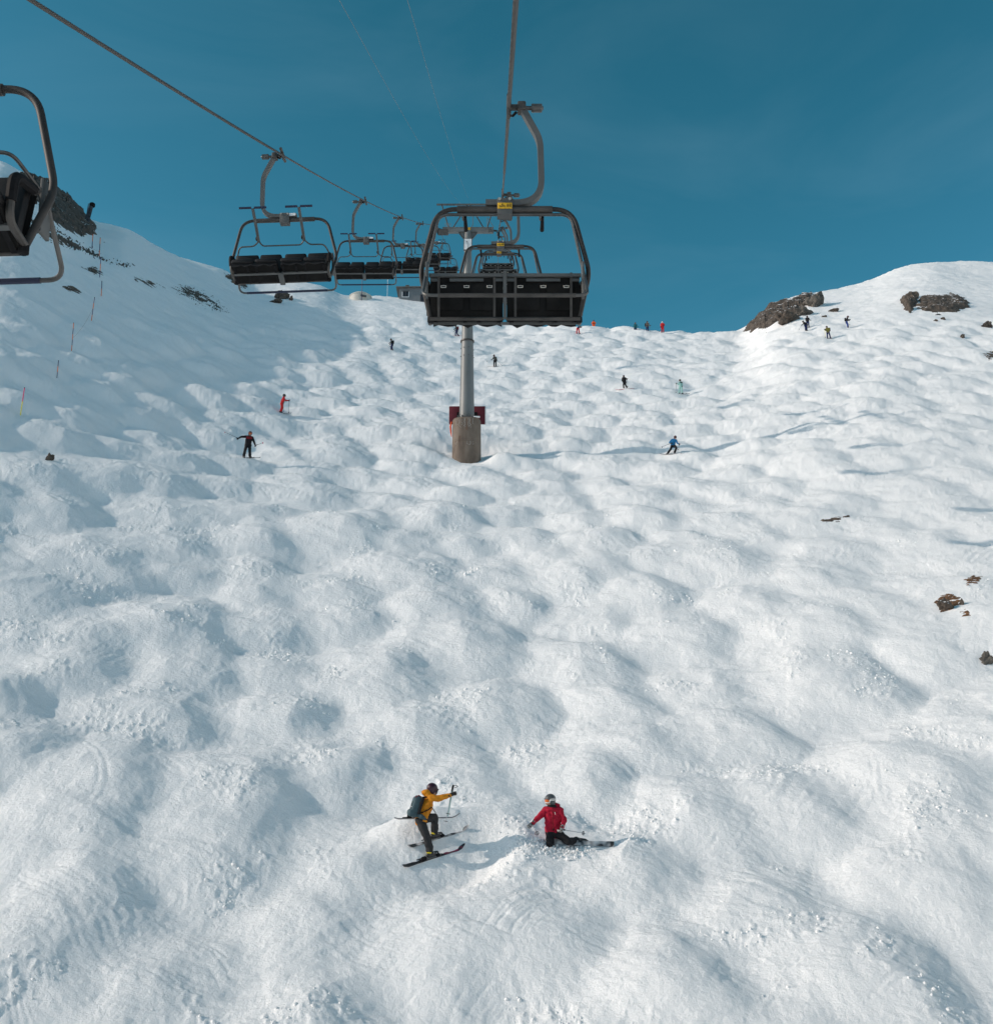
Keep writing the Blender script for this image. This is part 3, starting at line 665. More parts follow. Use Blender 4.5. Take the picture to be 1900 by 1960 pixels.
# ------------------------------------------------------------------ lift tower
def tower():
    tz = cz(TY) - 0.05; cx = (XR + XL) / 2
    base = hit(889, 878); bx, by = cx + 0.02, TY
    gz = ground(bx, by)
    r = empty('lift_tower', (bx, by, gz), 0, 'tall grey tubular chairlift tower with crossarm, standing on a stained concrete block', 'lift tower')
    H = tz - gz
    ftop = (hit(889, 878).z + 2.75) - gz
    c = MB(); w, d, ch = 2.02, 2.1, 0.42
    def fy(x): return -(d / 2) * max(0.0, 1 - abs(x / (w / 2)) ** 2.7) ** (1 / 2.7)
    NP = 32; prof = []
    for k in range(NP):
        t = 2 * math.pi * k / NP; ct, st = math.cos(t), math.sin(t)
        prof.append((w / 2 * math.copysign(abs(ct) ** (2 / 2.7), ct), d / 2 * math.copysign(abs(st) ** (2 / 2.7), st)))
    rows = [(-4.0, 1.0), (ftop - 1.75, 1.0), (ftop - 1.72, 0.985), (ftop - 1.69, 1.0), (ftop - 0.06, 0.985), (ftop, 0.94)]
    vs = [(x * k, y * k, z) for z, k in rows for x, y in prof]; fs = []
    for i in range(len(rows) - 1):
        for k in range(NP): fs.append((i * NP + k, i * NP + (k + 1) % NP, i * NP + NP + (k + 1) % NP, i * NP + NP + k))
    fs.append(tuple((len(rows) - 1) * NP + k for k in range(NP)))
    cb = c.add(vs, fs).build('concrete_footing', CONC, r, angle=25)
    for (x0, z0, z1, w0) in ((0.03, -0.15, -0.75, 0.10), (0.02, -0.75, -0.98, 0.16), (-0.45, -1.4, -1.85, 0.16), (0.32, -0.1, -0.55, 0.05), (-0.3, -0.1, -0.4, 0.07)):
        MB().tube([(x0, fy(x0) * 1.0 - 0.003, ftop + z0), (x0 + 0.01, fy(x0) - 0.004, ftop + z1)], 0.02, rect=(0.008, w0)).build('rust_streak', RUST, cb)
    dr = MB()
    for k in range(15):                                 # pale lime runs down from the edges
        x = rng.uniform(-0.78, 0.78); z = ftop - rng.uniform(0.08, 0.2) if k < 11 else ftop - 1.78; l = rng.uniform(0.25, 0.75) if k < 11 else rng.uniform(0.08, 0.3)
        pts = [(x + rng.uniform(-0.03, 0.03) * q, fy(x) - 0.003, z - l * q / 4) for q in range(5)]
        dr.tube(pts, 0.01, rect=(0.006, rng.uniform(0.010, 0.022)))
    dr.build('lime_runs', mat('lime', (0.42, 0.40, 0.37), 0.9), cb)
    flange_h = ftop + (880 - 652) / 23.6 - 0.7
    fz = ftop + 6.0
    ph = MB().lathe([(0.54, ftop), (0.535, ftop + 0.3), (0.43, fz - 0.05), (0.43, fz)], (0, 0, 0), 28)
    ph.build('lower_pole', POLE_ST, r)
    MB().lathe([(0.43, fz - 0.02), (0.50, fz), (0.50, fz + 0.10), (0.43, fz + 0.12)], (0, 0, 0), 28).build('flange', STEEL_D, r)
    MB().lathe([(0.415, fz + 0.10), (0.27, H - 1.9), (0.26, H - 0.1)], (0, 0, 0), 24).build('upper_pole', POLE_ST, r)
    MB().lathe([(0.75, ftop + 0.01), (0.75, ftop + 0.06)], (0, 0, 0), 20).build('base_plate', STEEL, r)
    for k in range(12):
        a = 2 * math.pi * (k + 0.5) / 12
        MB().lathe([(0.035, 0), (0.035, 0.10), (0.06, 0.10), (0.06, 0.15), (0.022, 0.15), (0.022, 0.36)], (0.66 * math.cos(a), 0.66 * math.sin(a), ftop + 0.04), 8).build('anchor_bolt', STEEL, r)
        MB().box((0.60 * math.cos(a + 0.26), 0.60 * math.sin(a + 0.26), ftop + 0.17), (0.16, 0.02, 0.26), Matrix.Rotation(a + 0.26, 3, 'Z')).build('gusset', STEEL, r)
    for zz, n in ((fz - 1.15, 8), (fz - 0.55, 8)):
        for k in range(n):
            a = 2 * math.pi * (k + 0.3) / n; MB().ell((0.475 * math.cos(a), 0.475 * math.sin(a), zz), 0.035, seg=8, ring=6).build('bolt', STEEL_D, r)
    # cross arm
    b = MB(); b.box((0, 0, H), (3.75, 0.30, 0.30)); b.box((0, 0, H - 0.165), (3.75, 0.36, 0.03)); b.box((0, 0, H + 0.165), (3.75, 0.36, 0.03))
    b.build('crossarm', POLE_ST, r)
    for sx in (-1, 1):
        g = MB(); g.add([(sx * 0.66, -0.02, H - 0.18), (sx * 0.26, -0.02, H - 0.18), (sx * 0.26, -0.02, H - 0.75), (sx * 0.66, 0.02, H - 0.18), (sx * 0.26, 0.02, H - 0.18), (sx * 0.26, 0.02, H - 0.75)],
              [(0, 1, 2), (3, 5, 4), (0, 3, 4, 1), (1, 4, 5, 2), (2, 5, 3, 0)]); g.build('head_gusset', POLE_ST, r)
        MB().tube([(sx * 0.66, 0, H - 0.16), (sx * 0.64, 0, H - 0.26), (sx * 0.28, 0, H - 0.74)], 0.02, rect=(0.18, 0.03)).build('gusset_flange', STEEL_D, r)
    np_ = MB().box((0, 0, 0), (0.36, 0.02, 0.20)).build('number_plate', YELLOW, r); np_.location = (0, -0.19, H + 0.03)
    a = plate_text('w5o', np_, 0.12); a.location = (-0.07, -0.013, 0)
    a = plate_text('10', np_, 0.12); a.location = (0.10, -0.013, 0)
    sg = MB().box((0, -0.34, H - 1.32), (0.64, 0.08, 1.0), bevel=0.01).build('sign_box', STEEL, r)
    MB().box((0, -0.385, H - 1.32), (0.54, 0.012, 0.86)).build('sign_face', WHITE, sg)
    mk = MB().box((0.02, -0.393, H - 1.36), (0.022, 0.006, 0.5)); mk.ell((-0.08, -0.393, H - 1.10), (0.035, 0.005, 0.035), seg=10, ring=6); mk.box((-0.09, -0.393, H - 1.2), (0.02, 0.006, 0.16)); mk.build('sign_mark', INK, sg)
    # lifting frame above the cross arm
    top = H + 2.12
    MB().tube([(-2.35, 0, top), (2.35, 0, top)], 0.05, rect=(0.12, 0.10)).build('lifting_beam', STEEL, r)
    for p0, p1 in (((-1.14, 0, H + 0.17), (-0.06, 0, top - 0.05)), ((1.16, 0, H + 0.17), (0.14, 0, top - 0.05)), ((-1.42, 0, H + 0.17), (-1.96, 0, top - 0.05)), ((1.40, 0, H + 0.17), (1.95, 0, top - 0.05))):
        MB().tube([p0, p1], 0.045, 8).build('frame_leg', STEEL_D, r)
    MB().tube([(-0.14, -0.1, H + 0.17), (-0.30, -0.1, H + 0.42), (-0.30, -0.1, top - 0.1)], 0.022, 6, fillet=0.05).build('ladder_rail', STEEL_D, r)
    MB().tube([(0.22, -0.1, H + 0.17), (0.36, -0.1, H + 0.42), (0.36, -0.1, top - 0.8)], 0.022, 6, fillet=0.05).build('ladder_rail', STEEL_D, r)
    MB().tube([(-0.30, -0.1, H + 1.25), (1.75, -0.1, H + 1.25)], 0.012, 6).build('guard_wire', STEEL_D, r)
    # sheave trains
    for sx, xx in ((1, XR - bx), (-1, XL - bx)):
        ob = (0.36 if sx < 0 else 0.0)
        sh = MB(); sh.tube([(xx + 0.0 - sx * 0.12, -1.9, cz(TY - 1.9) - cz(TY) + H - 0.12 + ob), (xx - sx * 0.12, 1.9, cz(TY + 1.9) - cz(TY) + H - 0.12 + ob)], 0.04, rect=(0.06, 0.14))
        sh.tube([(sx * 1.80, 0, H), (xx - sx * 0.10, 0, H - 0.05 + ob * 0.5)], 0.07, 8)
        so = sh.build('sheave_beam', STEEL_D, r)
        for k in range(6):
            yy = -1.75 + 0.7 * k; zz = cz(TY + yy) - cz(TY) + H - 0.24 + ob
            wh = MB().lathe([(0.05, -0.06), (0.18, -0.055), (0.235, -0.045), (0.215, 0.0), (0.235, 0.045), (0.18, 0.055), (0.05, 0.06)], (xx, yy, zz), 18, 'X').build('sheave', BLACK, r)
            MB().lathe([(0.04, -0.075), (0.10, -0.07), (0.10, 0.07), (0.04, 0.075)], (xx, yy, zz), 12, 'X').build('hub', STEEL, wh)
        # service ladder and hand rails beside each sheave train
        lx = sx * 1.62
        if sx > 0:
            for q in (0, 1): MB().tube([(lx - 0.18 + q * 0.36, -0.35, H - 0.05), (lx - 0.08 + q * 0.36, -1.1, H - 0.75)], 0.02, 6).build('ladder_rail', STEEL, r)
            for k in range(9):
                t = (k + 0.5) / 9; MB().box((lx + 0.10 * t, -0.35 - 0.75 * t, H - 0.05 - 0.70 * t), (0.34, 0.05, 0.02)).build('ladder_rung', STEEL, r)
            MB().tube([(lx - 0.2, -0.2, H + 0.1), (lx - 0.2, -0.2, H + 0.95), (lx + 0.28, -0.2, H + 0.15)], 0.018, 6, fillet=0.04).build('hand_rail', STEEL, r)
        else:
            for k in range(5): MB().tube([(lx - 0.05 + 0.10 * k, -0.3 - 0.12 * k, H - 0.45), (lx - 0.05 + 0.10 * k, -0.3 - 0.12 * k, H + 0.45 - 0.07 * k)], 0.016, 6).build('hand_rail', STEEL, r)
            MB().box((lx - 0.2, -0.5, H - 0.42), (0.75, 0.9, 0.03)).build('platform', STEEL_D, r)
    # crash pads at the foot
    for sx in (-1, 1):
        MB().box((sx * 0.86, 0.80, ftop + 0.72), (0.86, 0.14, 1.35), bevel=0.03).build('crash_pad', MAROON, r)
        MB().box((sx * 0.60, 0.70, ftop + 0.5), (0.26, 0.05, 0.85)).build('pad_bracket', BLACK, r)
    MB().box((1.33, 0.90, ftop + 0.70), (0.05, 0.30, 1.30), bevel=0.01).build('pad_edge', WHITE, r)
    MB().tube([(-1.06, -0.3, ftop - 0.15), (-1.13, -0.35, ftop - 0.5), (-1.09, -0.4, ftop - 0.95), (-1.04, -0.45, ftop - 1.3)], [0.05, 0.07, 0.06, 0.02], 6).build('orange_strap', ORANGE_N, r)
    MB().box((0.72, -0.85, ftop + 0.03), (0.45, 0.28, 0.05), bevel=0.02).build('snow_cap', SNOW, r)
    return r
TOWER = tower()
# two thin signal lines above the lift
def thin_line(u0, v0, x1, label):
    p1 = Vector((x1, TY, TOWER.location.z + (cz(TY) - 0.05 - TOWER.location.z) + 2.15))
    d = ray(u0, v0); p0 = d * 16.0
    pts = []
    for i in range(60):
        t = -0.35 + 1.35 * i / 59; p = p0 + (p1 - p0) * t; p.z -= 1.6 * t * (1 - t) if t > 0 else 0; pts.append(p)
    tag(MB().tube(pts, 0.0032, 5).build('signal_wire', mat('pale_wire', (0.16, 0.16, 0.14), 0.7)), label, 'wire', 'thin wires above the lift')
thin_line(650, 0, -2.6, 'left one of two hair-thin pale wires crossing the sky')
thin_line(780, 0, -1.9, 'right one of two hair-thin pale wires crossing the sky')

# ------------------------------------------------------------------ rocks
def rock_patch(name, poly, label, m, thick=0.6, thr=0.0, seed=0, group=None, cat='rock', freq=0.55, nu=90, nv=60, kind=None, sharp=1.0, edge=10.0):
    """bare ground breaking through the snow: a craggy sheet that rises out of the slope inside an outline and dives under it elsewhere"""
    us = [p[0] for p in poly]; vs = [p[1] for p in poly]; u0, u1, v0, v1 = min(us), max(us), min(vs), max(vs)
    P = np.array(poly, float)
    def sd(u, v):
        ins = np.zeros_like(u, bool); dm = np.full_like(u, 1e9); n = len(P)
        for i in range(n):
            ax, ay = P[i]; bx, by = P[(i + 1) % n]
            t = np.clip(((u - ax) * (bx - ax) + (v - ay) * (by - ay)) / max(1e-9, (bx - ax) ** 2 + (by - ay) ** 2), 0, 1)
            dm = np.minimum(dm, np.hypot(u - ax - t * (bx - ax), v - ay - t * (by - ay)))
            c = ((ay > v) != (by > v)) & (u < (bx - ax) * (v - ay) / (by - ay + 1e-12) + ax); ins ^= c
        return np.where(ins, dm, -dm)
    uu = np.linspace(u0 - 3, u1 + 3, nu); pts = np.zeros((nu, nv, 3)); D = np.zeros((nu, nv))
    for i, u in enumerate(uu):
        a = hit(u, v1 + 3); b = hit(u, v0 - 3)
        ra, rb = math.hypot(a.x, a.y), math.hypot(b.x, b.y); rb = max(rb, ra + 0.5)
        az = math.atan2(a.x, a.y)
        for j in range(nv):
            r = ra + (rb - ra) * j / (nv - 1); x, y = r * math.sin(az), r * math.cos(az); z = ground(x, y)
            pts[i, j] = (x, y, z)
    pu, pv = project(pts[..., 0], pts[..., 1], pts[..., 2])
    D = np.clip(sd(pu, pv) / edge, -1, 1)
    n1 = fbm(pts[..., 0] * freq, pts[..., 1] * freq + pts[..., 2] * freq, seed, 5, 0.6)
    rg = 1 - np.abs(perlin(pts[..., 0] * freq * 1.7 + pts[..., 2] * freq, pts[..., 1] * freq * 1.7, seed + 40)) * 2
    if kind == 'stuff':
        st = perlin(pts[..., 0] * freq * 0.9, (pts[..., 1] * 0.9 + pts[..., 2]) * freq * 2.4, seed + 60) + 0.6 * perlin(pts[..., 0] * freq * 2.2, (pts[..., 1] + pts[..., 2]) * freq * 4.4, seed + 63)
        n1 = 0.35 * n1 + 0.95 * st
    h = np.clip(D * 0.9 + n1 * 0.75 * sharp - thr, -0.5, 1.0)
    pts[..., 2] += thick * h * (0.75 + 0.35 * rg) + 0.12 * thick * n1
    pts[..., 0] += 0.25 * thick * perlin(pts[..., 2] * 1.1, pts[..., 1] * 1.1, seed + 51)
    keep = h > -0.2
    vid = np.arange(nu * nv).reshape(nu, nv); fs = []
    for i in range(nu - 1):
        for j in range(nv - 1):
            if keep[i, j] or keep[i + 1, j] or keep[i, j + 1] or keep[i + 1, j + 1]: fs.append((int(vid[i, j]), int(vid[i, j + 1]), int(vid[i + 1, j + 1]), int(vid[i + 1, j])))
    if kind != 'stuff':                                   # keep the one connected body
        par = {}
        def root(k):
            while par.setdefault(k, k) != k: par[k] = par[par[k]]; k = par[k]
            return k
        for f in fs:
            for k in f[1:]: par[root(f[0])] = root(k)
        cnt = {}
        for f in fs: cnt[root(f[0])] = cnt.get(root(f[0]), 0) + 1
        best = max(cnt, key=cnt.get); fs = [f for f in fs if root(f[0]) == best]
    mb = MB(); c0 = pts.reshape(-1, 3); used = sorted({k for f in fs for k in f}); mp = {k: n for n, k in enumerate(used)}
    if not used: return None
    mb.v = [tuple(c0[k]) for k in used]; mb.f = [tuple(mp[k] for k in f) for f in fs]
    o = mb.build(name, m, None, True, 28)
    return tag(o, label, cat, group, kind)
def boulder(u, v, w, h, label, m, seed, cat='rock', group=None, dep=0.8, name='boulder'):
    """a stone of its own; w and h are its size as seen, in photograph units; (u, v) is where it meets the snow"""
    p = hit(u, v); sc = FV / (p.y * CP + p.z * SP); W, Hh = w / sc, h / sc
    bm = bmesh.new(); bmesh.ops.create_icosphere(bm, subdivisions=4, radius=1.0)
    co = np.array([q.co[:] for q in bm.verts])
    n = 0.30 * fbm(co[:, 0] * 1.1 + seed, co[:, 1] * 1.1 + co[:, 2] * 1.3, seed, 4, 0.6) + 0.22 * perlin(co[:, 2] * 2.2 + seed, co[:, 0] * 2.2 - co[:, 1], seed + 5)
    pl = np.ones(len(co))
    for k in range(9):                                     # flat broken faces
        d = np.array([math.cos(seed * 1.7 + k * 2.4), math.sin(seed * 1.3 + k * 2.4), math.sin(k * 1.9 + seed)]); d /= np.linalg.norm(d)
        t = co @ d; lim = 0.62 + 0.08 * math.sin(k + seed); pl = np.minimum(pl, np.where(t > lim, lim / np.maximum(t, 1e-6), 1.0))
    co = co * (pl * (1 + n))[:, None] * np.array([W * 0.62, W * 0.62 * dep, Hh * 0.95])
    for q, c in zip(bm.verts, co): q.co = c
    me = bpy.data.meshes.new(name); bm.to_mesh(me); bm.free()
    o = obj(name, me, m, None, True, 24); o.location = (p.x, p.y + W * 0.3 * dep, p.z + Hh * 0.30 + 0.15 * W * dep)
    return tag(o, label, cat, group)
rock_patch('rock_outcrop', [(14, 345), (28, 338), (52, 336), (95, 350), (125, 370), (147, 396), (166, 420), (184, 438), (180, 446), (160, 450), (132, 440), (105, 424), (80, 398), (55, 376), (30, 358)],
           'large dark brown rock face on the upper left hill', ROCK_B, 0.9, -0.05, 3, freq=0.22, nu=150, nv=90, edge=7)
rock_patch('rock_outcrop', [(1424, 634), (1440, 612), (1474, 580), (1500, 573), (1540, 560), (1556, 566), (1546, 582), (1530, 590), (1528, 606), (1500, 606), (1478, 622), (1450, 632)],
           'jagged brown rock rib where the right-hand hill meets the ridge', ROCK_B, 0.6, 0.06, 9, freq=0.28, nu=130, nv=80, edge=7)
rock_patch('rock_outcrop', [(1748, 584), (1770, 568), (1800, 562), (1832, 566), (1858, 576), (1852, 590), (1822, 600), (1796, 600), (1768, 594)],
           'broad dark rock island in the snow of the right-hand hill', ROCK_B, 0.5, 0.06, 15, freq=0.35, nu=110, nv=70, edge=7)
rock_patch('rock_outcrop', [(1724, 576), (1740, 567), (1758, 570), (1752, 584), (1742, 598), (1732, 590)], 'small knobbly rock left of the broad rock island', ROCK_B, 0.8, -0.05, 19, freq=0.5, nu=60, nv=50, edge=5)
for i, (u, v, w, h, lab) in enumerate([(1563, 586, 36, 26, 'rounded grey boulder at the right end of the jagged rib'), (1541, 604, 30, 15, 'low grey boulder below the rounded one by the rib'),
        (1511, 618, 42, 22, 'brown slabby boulder at the foot of the jagged rib'), (1843, 647, 9, 8, 'single small dark stone on the smooth right-hand snow'),
        (93, 881, 13, 10, 'single dark stone low on the left snow'), (1892, 627, 22, 12, 'dark flat rock cut by the right picture edge'),
        (1892, 1272, 22, 17, 'near brown boulder cut by the right picture edge'), (536, 572, 30, 13, 'squarish brown rock under the first whole left chair'),
        (528, 580, 22, 7, 'thin rock sliver below the squarish brown rock'), (556, 575, 7, 8, 'tiny upright stone right of the squarish brown rock'),
        (1578, 607, 7, 4, 'pebble-sized dark stone left of the blue-trousered skier'), (1597, 597, 17, 5, 'thin brown slab beside the blue-trousered skier'),
        (1791, 615, 8, 4, 'left one of two small stones under the rock island'), (1806, 612, 9, 4, 'right one of two small stones under the rock island')]):
    boulder(u, v, w, h, lab, ROCK_G if i in (0, 1, 6) else ROCK_B, i + 2)
def scree(poly, label, seed, thick=0.5, thr=0.45, freq=0.9, m=None, nu=110, nv=60, edge=9, cat='bare ground'):
    return rock_patch('bare_ground', poly, label, m or TURF2, thick * 0.42, thr + 0.28, seed, None, cat, freq, nu, nv, 'stuff', 1.5, edge)
TURF2 = mat('dark_scree', (0.05, 0.038, 0.030), 0.95, col2=(0.17, 0.125, 0.095), nscale=5, bump=0.5, bscale=12, detail=8)
scree([(50, 405), (100, 432), (150, 462), (205, 494), (255, 506), (250, 512), (200, 502), (150, 482), (110, 470), (60, 440)], 'long band of scree and turf under the big left rock face', 61, 0.5, 0.25)
scree([(155, 512), (175, 511), (195, 518), (198, 527), (180, 525)], 'small tuft of scree by the tall marker poles', 64, 0.4, 0.25, nu=50, nv=40, edge=5)
scree([(118, 546), (140, 548), (160, 560), (150, 563), (130, 556)], 'short dark scrape left of the marker pole', 67, 0.35, 0.2, nu=50, nv=30, edge=4)
scree([(255, 528), (300, 540), (318, 552), (290, 550), (258, 538)], 'thin streaks of scree above the turf patch', 70, 0.35, 0.5, nu=70, nv=40, edge=5)
scree([(325, 548), (360, 545), (400, 562), (425, 585), (440, 598), (410, 594), (375, 578), (340, 562)], 'brown turf and scree patch on the left slope below the crest', 73, 0.4, 0.42, nu=110, nv=60)
scree([(425, 524), (450, 526), (476, 545), (470, 552), (445, 542)], 'dark rocks on the crest behind the first whole left chair', 76, 0.9, 0.1, nu=60, nv=40, edge=5)
scree([(1570, 994), (1600, 990), (1624, 985), (1626, 990), (1600, 998), (1572, 1000)], 'thin dark strip of bare ground right of the middle of the slope', 79, 0.12, 0.05, freq=2.0, nu=70, nv=30, edge=3)
scree([(1784, 1152), (1800, 1140), (1820, 1136), (1846, 1148), (1830, 1164), (1800, 1172)], 'rusty turf with dark stones poking out near the right edge', 82, 0.16, 0.25, freq=1.7, m=TURF, nu=80, nv=60, edge=5)
scree([(1846, 1110), (1862, 1102), (1880, 1106), (1872, 1118), (1852, 1120)], 'upper small tuft of rusty turf near the right edge', 85, 0.12, 0.15, freq=2.4, m=TURF, nu=50, nv=40, edge=4)
scree([(1838, 1172), (1852, 1168), (1858, 1178), (1842, 1182)], 'lowest little fleck of rusty turf near the right edge', 88, 0.1, 0.1, freq=3.0, m=TURF, nu=40, nv=30, edge=3)
scree([(1874, 676), (1900, 670), (1915, 682), (1890, 690)], 'brown scree streaks at the right edge under the hill', 91, 0.3, 0.35, nu=50, nv=30, edge=4)
boulder(1812, 1168, 30, 19, 'dark jagged stone in the rusty turf near the right edge', ROCK_B, 31)
boulder(1842, 1158, 9, 10, 'small black stone right of the jagged one in the turf', ROCK_B, 33)

# ------------------------------------------------------------------ marker poles, mast, hut
PINK = mat('pink_paint', (0.62, 0.03, 0.14), 0.5); YEL = mat('yellow_paint', (0.70, 0.62, 0.05), 0.5)
NAVY = mat('navy_paint', (0.02, 0.025, 0.10), 0.5); ORG = mat('orange_paint', (0.65, 0.16, 0.04), 0.5)
def marker(u0, v0, u1, v1, bands, label):
    p = hit(u0, v0); d = p.y * CP + p.z * SP; t = at_depth(u1, v1, d * 0.995)
    r = empty('slope_marker_pole', p, 0, label, 'marker pole', 'marker poles along the left edge of the run')
    v = t - p; n = len(bands); rad = 0.028 * max(1.0, d / 75)
    for i, m in enumerate(bands):
        MB().tube([v * (i / n) - (Vector((0, 0, 0.3)) if i == 0 else Vector()), v * ((i + 1) / n)], rad, 8).build('pole_band', m, r)
    MB().ell(v, rad * 1.15, seg=8, ring=6).build('cap', BLACK, r)
marker(39, 794, 47, 742, [YEL, YEL, PINK, PINK], 'lowest marker pole, pink above yellow, near the left edge')
marker(109, 722, 112, 690, [NAVY, ORG, NAVY], 'thin dark marker pole second from the bottom on the left')
marker(137, 671, 141, 618, [ORG, NAVY, ORG, NAVY, ORG], 'orange and navy banded marker pole third from the bottom on the left')
marker(175, 613, 181, 569, [ORG, NAVY, ORG, NAVY], 'leaning orange and navy marker pole fourth from the bottom on the left')
marker(194, 566, 195, 538, [ORG, NAVY], 'hair-thin marker pole right of the scree tuft')
marker(191, 530, 193, 492, [NAVY, ORG, NAVY], 'lower one of two tall marker poles in line under the rock')
marker(190, 490, 192, 455, [ORG, NAVY, ORG], 'upper one of two tall marker poles in line under the rock')
marker(176, 476, 178, 447, [NAVY, ORG], 'marker pole right at the lower tip of the big rock face')
def rope_between(a, b):
    pa, pb = hit(*a) + Vector((0, 0, 1.0)), hit(*b) + Vector((0, 0, 1.0)); P = []
    for i in range(17): t = i / 16; q = pa.lerp(pb, t); q.z -= 1.2 * t * (1 - t); P.append(q)
    tag(MB().tube(P, 0.010, 5).build('boundary_rope', mat('pale_rope', (0.4, 0.36, 0.33), 0.8)), 'thin slack rope between the third and fourth marker poles on the left', 'rope')
rope_between((137, 671), (175, 613))
def blaster():
    p = hit(164, 424); p = p * 0.965; d = p.y * CP + p.z * SP; s = d / FV
    r = empty('avalanche_mast', p + Vector((0, 0, -0.6)), 0, 'dark leaning mast with a box on top standing beside the big left rock', 'mast')
    DK = mat('mast_paint', (0.03, 0.035, 0.045), 0.5); top = Vector((6 * s, 0.3, 46 * s))
    MB().tube([(0, 0, 0), top * 0.98], [5.0 * s, 4.0 * s], 10).build('mast', DK, r)
    MB().lathe([(4.2 * s, -3 * s), (5.4 * s, -2 * s), (5.4 * s, 3.5 * s), (3.5 * s, 5 * s)], top + Vector((1.5 * s, 0, 0)), 12).build('charge_box', BLACK, r)
    MB().tube([(7 * s, -0.2, 0), (11 * s, -0.2, 36 * s)], 0.7 * s, 6).build('ladder_rail', DK, r)
    MB().tube([(1.5 * s, -0.4, 0), (4.5 * s, -0.4, 44 * s)], 0.7 * s, 6).build('ladder_rail', DK, r)
    for k in range(5): MB().box((4 * s + k * 1.0 * s, -0.15, (5 + k * 7) * s), (4.5 * s, 1.5 * s, 1.4 * s)).build('bracket', DK, r)
blaster()
def hut():
    D = 176.0; sc = FV / D
    def P(u, v, d=D): return at_depth(u, v, d)
    a = P(764, 552); s = 1 / sc
    r = empty('ridge_hut', (a.x, a.y, a.z), 0, 'low grey flat-roofed hut peeping over the crest left of the tower', 'hut')
    WALL = mat('hut_wall', (0.16, 0.175, 0.185), 0.8, noise=0.08, nscale=1.0); ROOF = mat('hut_roof', (0.12, 0.11, 0.10), 0.8); GL = mat('dark_window', (0.02, 0.02, 0.025), 0.2)
    FR = mat('window_frame', (0.10, 0.09, 0.09), 0.6)
    L = 110 * s
    MB().box((L / 2, 3.0, -2.6), (L, 6.0, 5.4)).build('wall', WALL, r)
    rf = MB().box((L / 2 - 0.1, 3.0, 0.18), (L + 0.8, 6.8, 0.16), Matrix.Rotation(-0.012, 3, 'Y')).build('roof', ROOF, r)
    MB().box((1.25, 1.0, 0.62), (0.62, 0.6, 0.7)).build('chimney', ROOF, rf)
    MB().box((1.25, 0.68, 0.65), (0.32, 0.04, 0.34)).build('chimney_vent', BLACK, rf)
    for k in range(5): MB().box((2.6 + k * 1.5, 2.0, 0.32), (0.5, 0.4, 0.12)).build('roof_stone', ROCK_G, rf)
    for x, z, w, h in ((1.05, -1.0, 0.95, 0.9), (4.1, -1.75, 1.15, 1.15), (6.9, -1.75, 1.0, 1.15), (9.4, -1.75, 1.0, 1.15)):
        w_ = MB().box((x, -0.02, z), (w + 0.2, 0.10, h + 0.2)).build('window', WHITE if x < 2 else FR, r)
        MB().box((x, -0.075, z), (w, 0.03, h)).build('pane', GL, w_)
        MB().box((x, -0.095, z), (0.05, 0.02, h)).build('glazing_bar', FR, w_)
        MB().box((x, -0.10, z + h / 2 + 0.05), (w + 0.2, 0.1, 0.12)).build('lintel', FR, w_)
    # round tank, antenna pole and wind sensor on the same crest
    t = P(690, 566, 172.0); tk = empty('water_tank', t + Vector((0, 0, -1.5)), 0, 'pale round tank with a domed lid just over the crest', 'tank')
    CREAM = mat('tank_cream', (0.50, 0.49, 0.44), 0.6, noise=0.06, nscale=1)
    MB().lathe([(1.75, -1.0), (1.75, 1.2)], (0, 0, 0), 24).build('shell', CREAM, tk)
    MB().lathe([(1.82, 1.2), (1.80, 1.32), (1.3, 1.68), (0.5, 1.85), (0.05, 1.88)], (0, 0, 0), 24).build('lid', CREAM, tk)
    MB().box((0.7, -1.72, 0.7), (0.9, 0.1, 0.35), Matrix.Rotation(0.4, 3, 'Z')).build('marking', STEEL, tk)
    q = P(692, 566, 170.0); an = empty('antenna_pole', q + Vector((0, 0, -1.0)), 0, 'thin dark antenna pole rising from the crest above the tank', 'antenna')
    MB().tube([(0, 0, 0), (0.03, 0, 4.6)], 0.055, 6).build('pole', NAVY, an); MB().tube([(0.03, 0, 4.6), (0.08, 0, 5.6)], 0.04, 6).build('tip', WHITE, an)
    q = P(741, 568, 174.0); an = empty('wind_sensor', q + Vector((0, 0, -1.0)), 0, 'small white wind sensor on a thin post left of the hut', 'sensor')
    MB().tube([(0, 0, 0), (0, 0, 4.3)], 0.03, 6).build('post', WHITE, an)
    for k in range(3):
        a_ = k * 2.094; MB().tube([(0, 0, 4.35), (0.25 * math.cos(a_), 0.1, 4.35 + 0.25 * math.sin(a_))], 0.035, 6).build('vane', WHITE, an)
    MB().ell((0, 0, 4.35), 0.13, seg=10, ring=7).build('hub', WHITE, an)
hut()

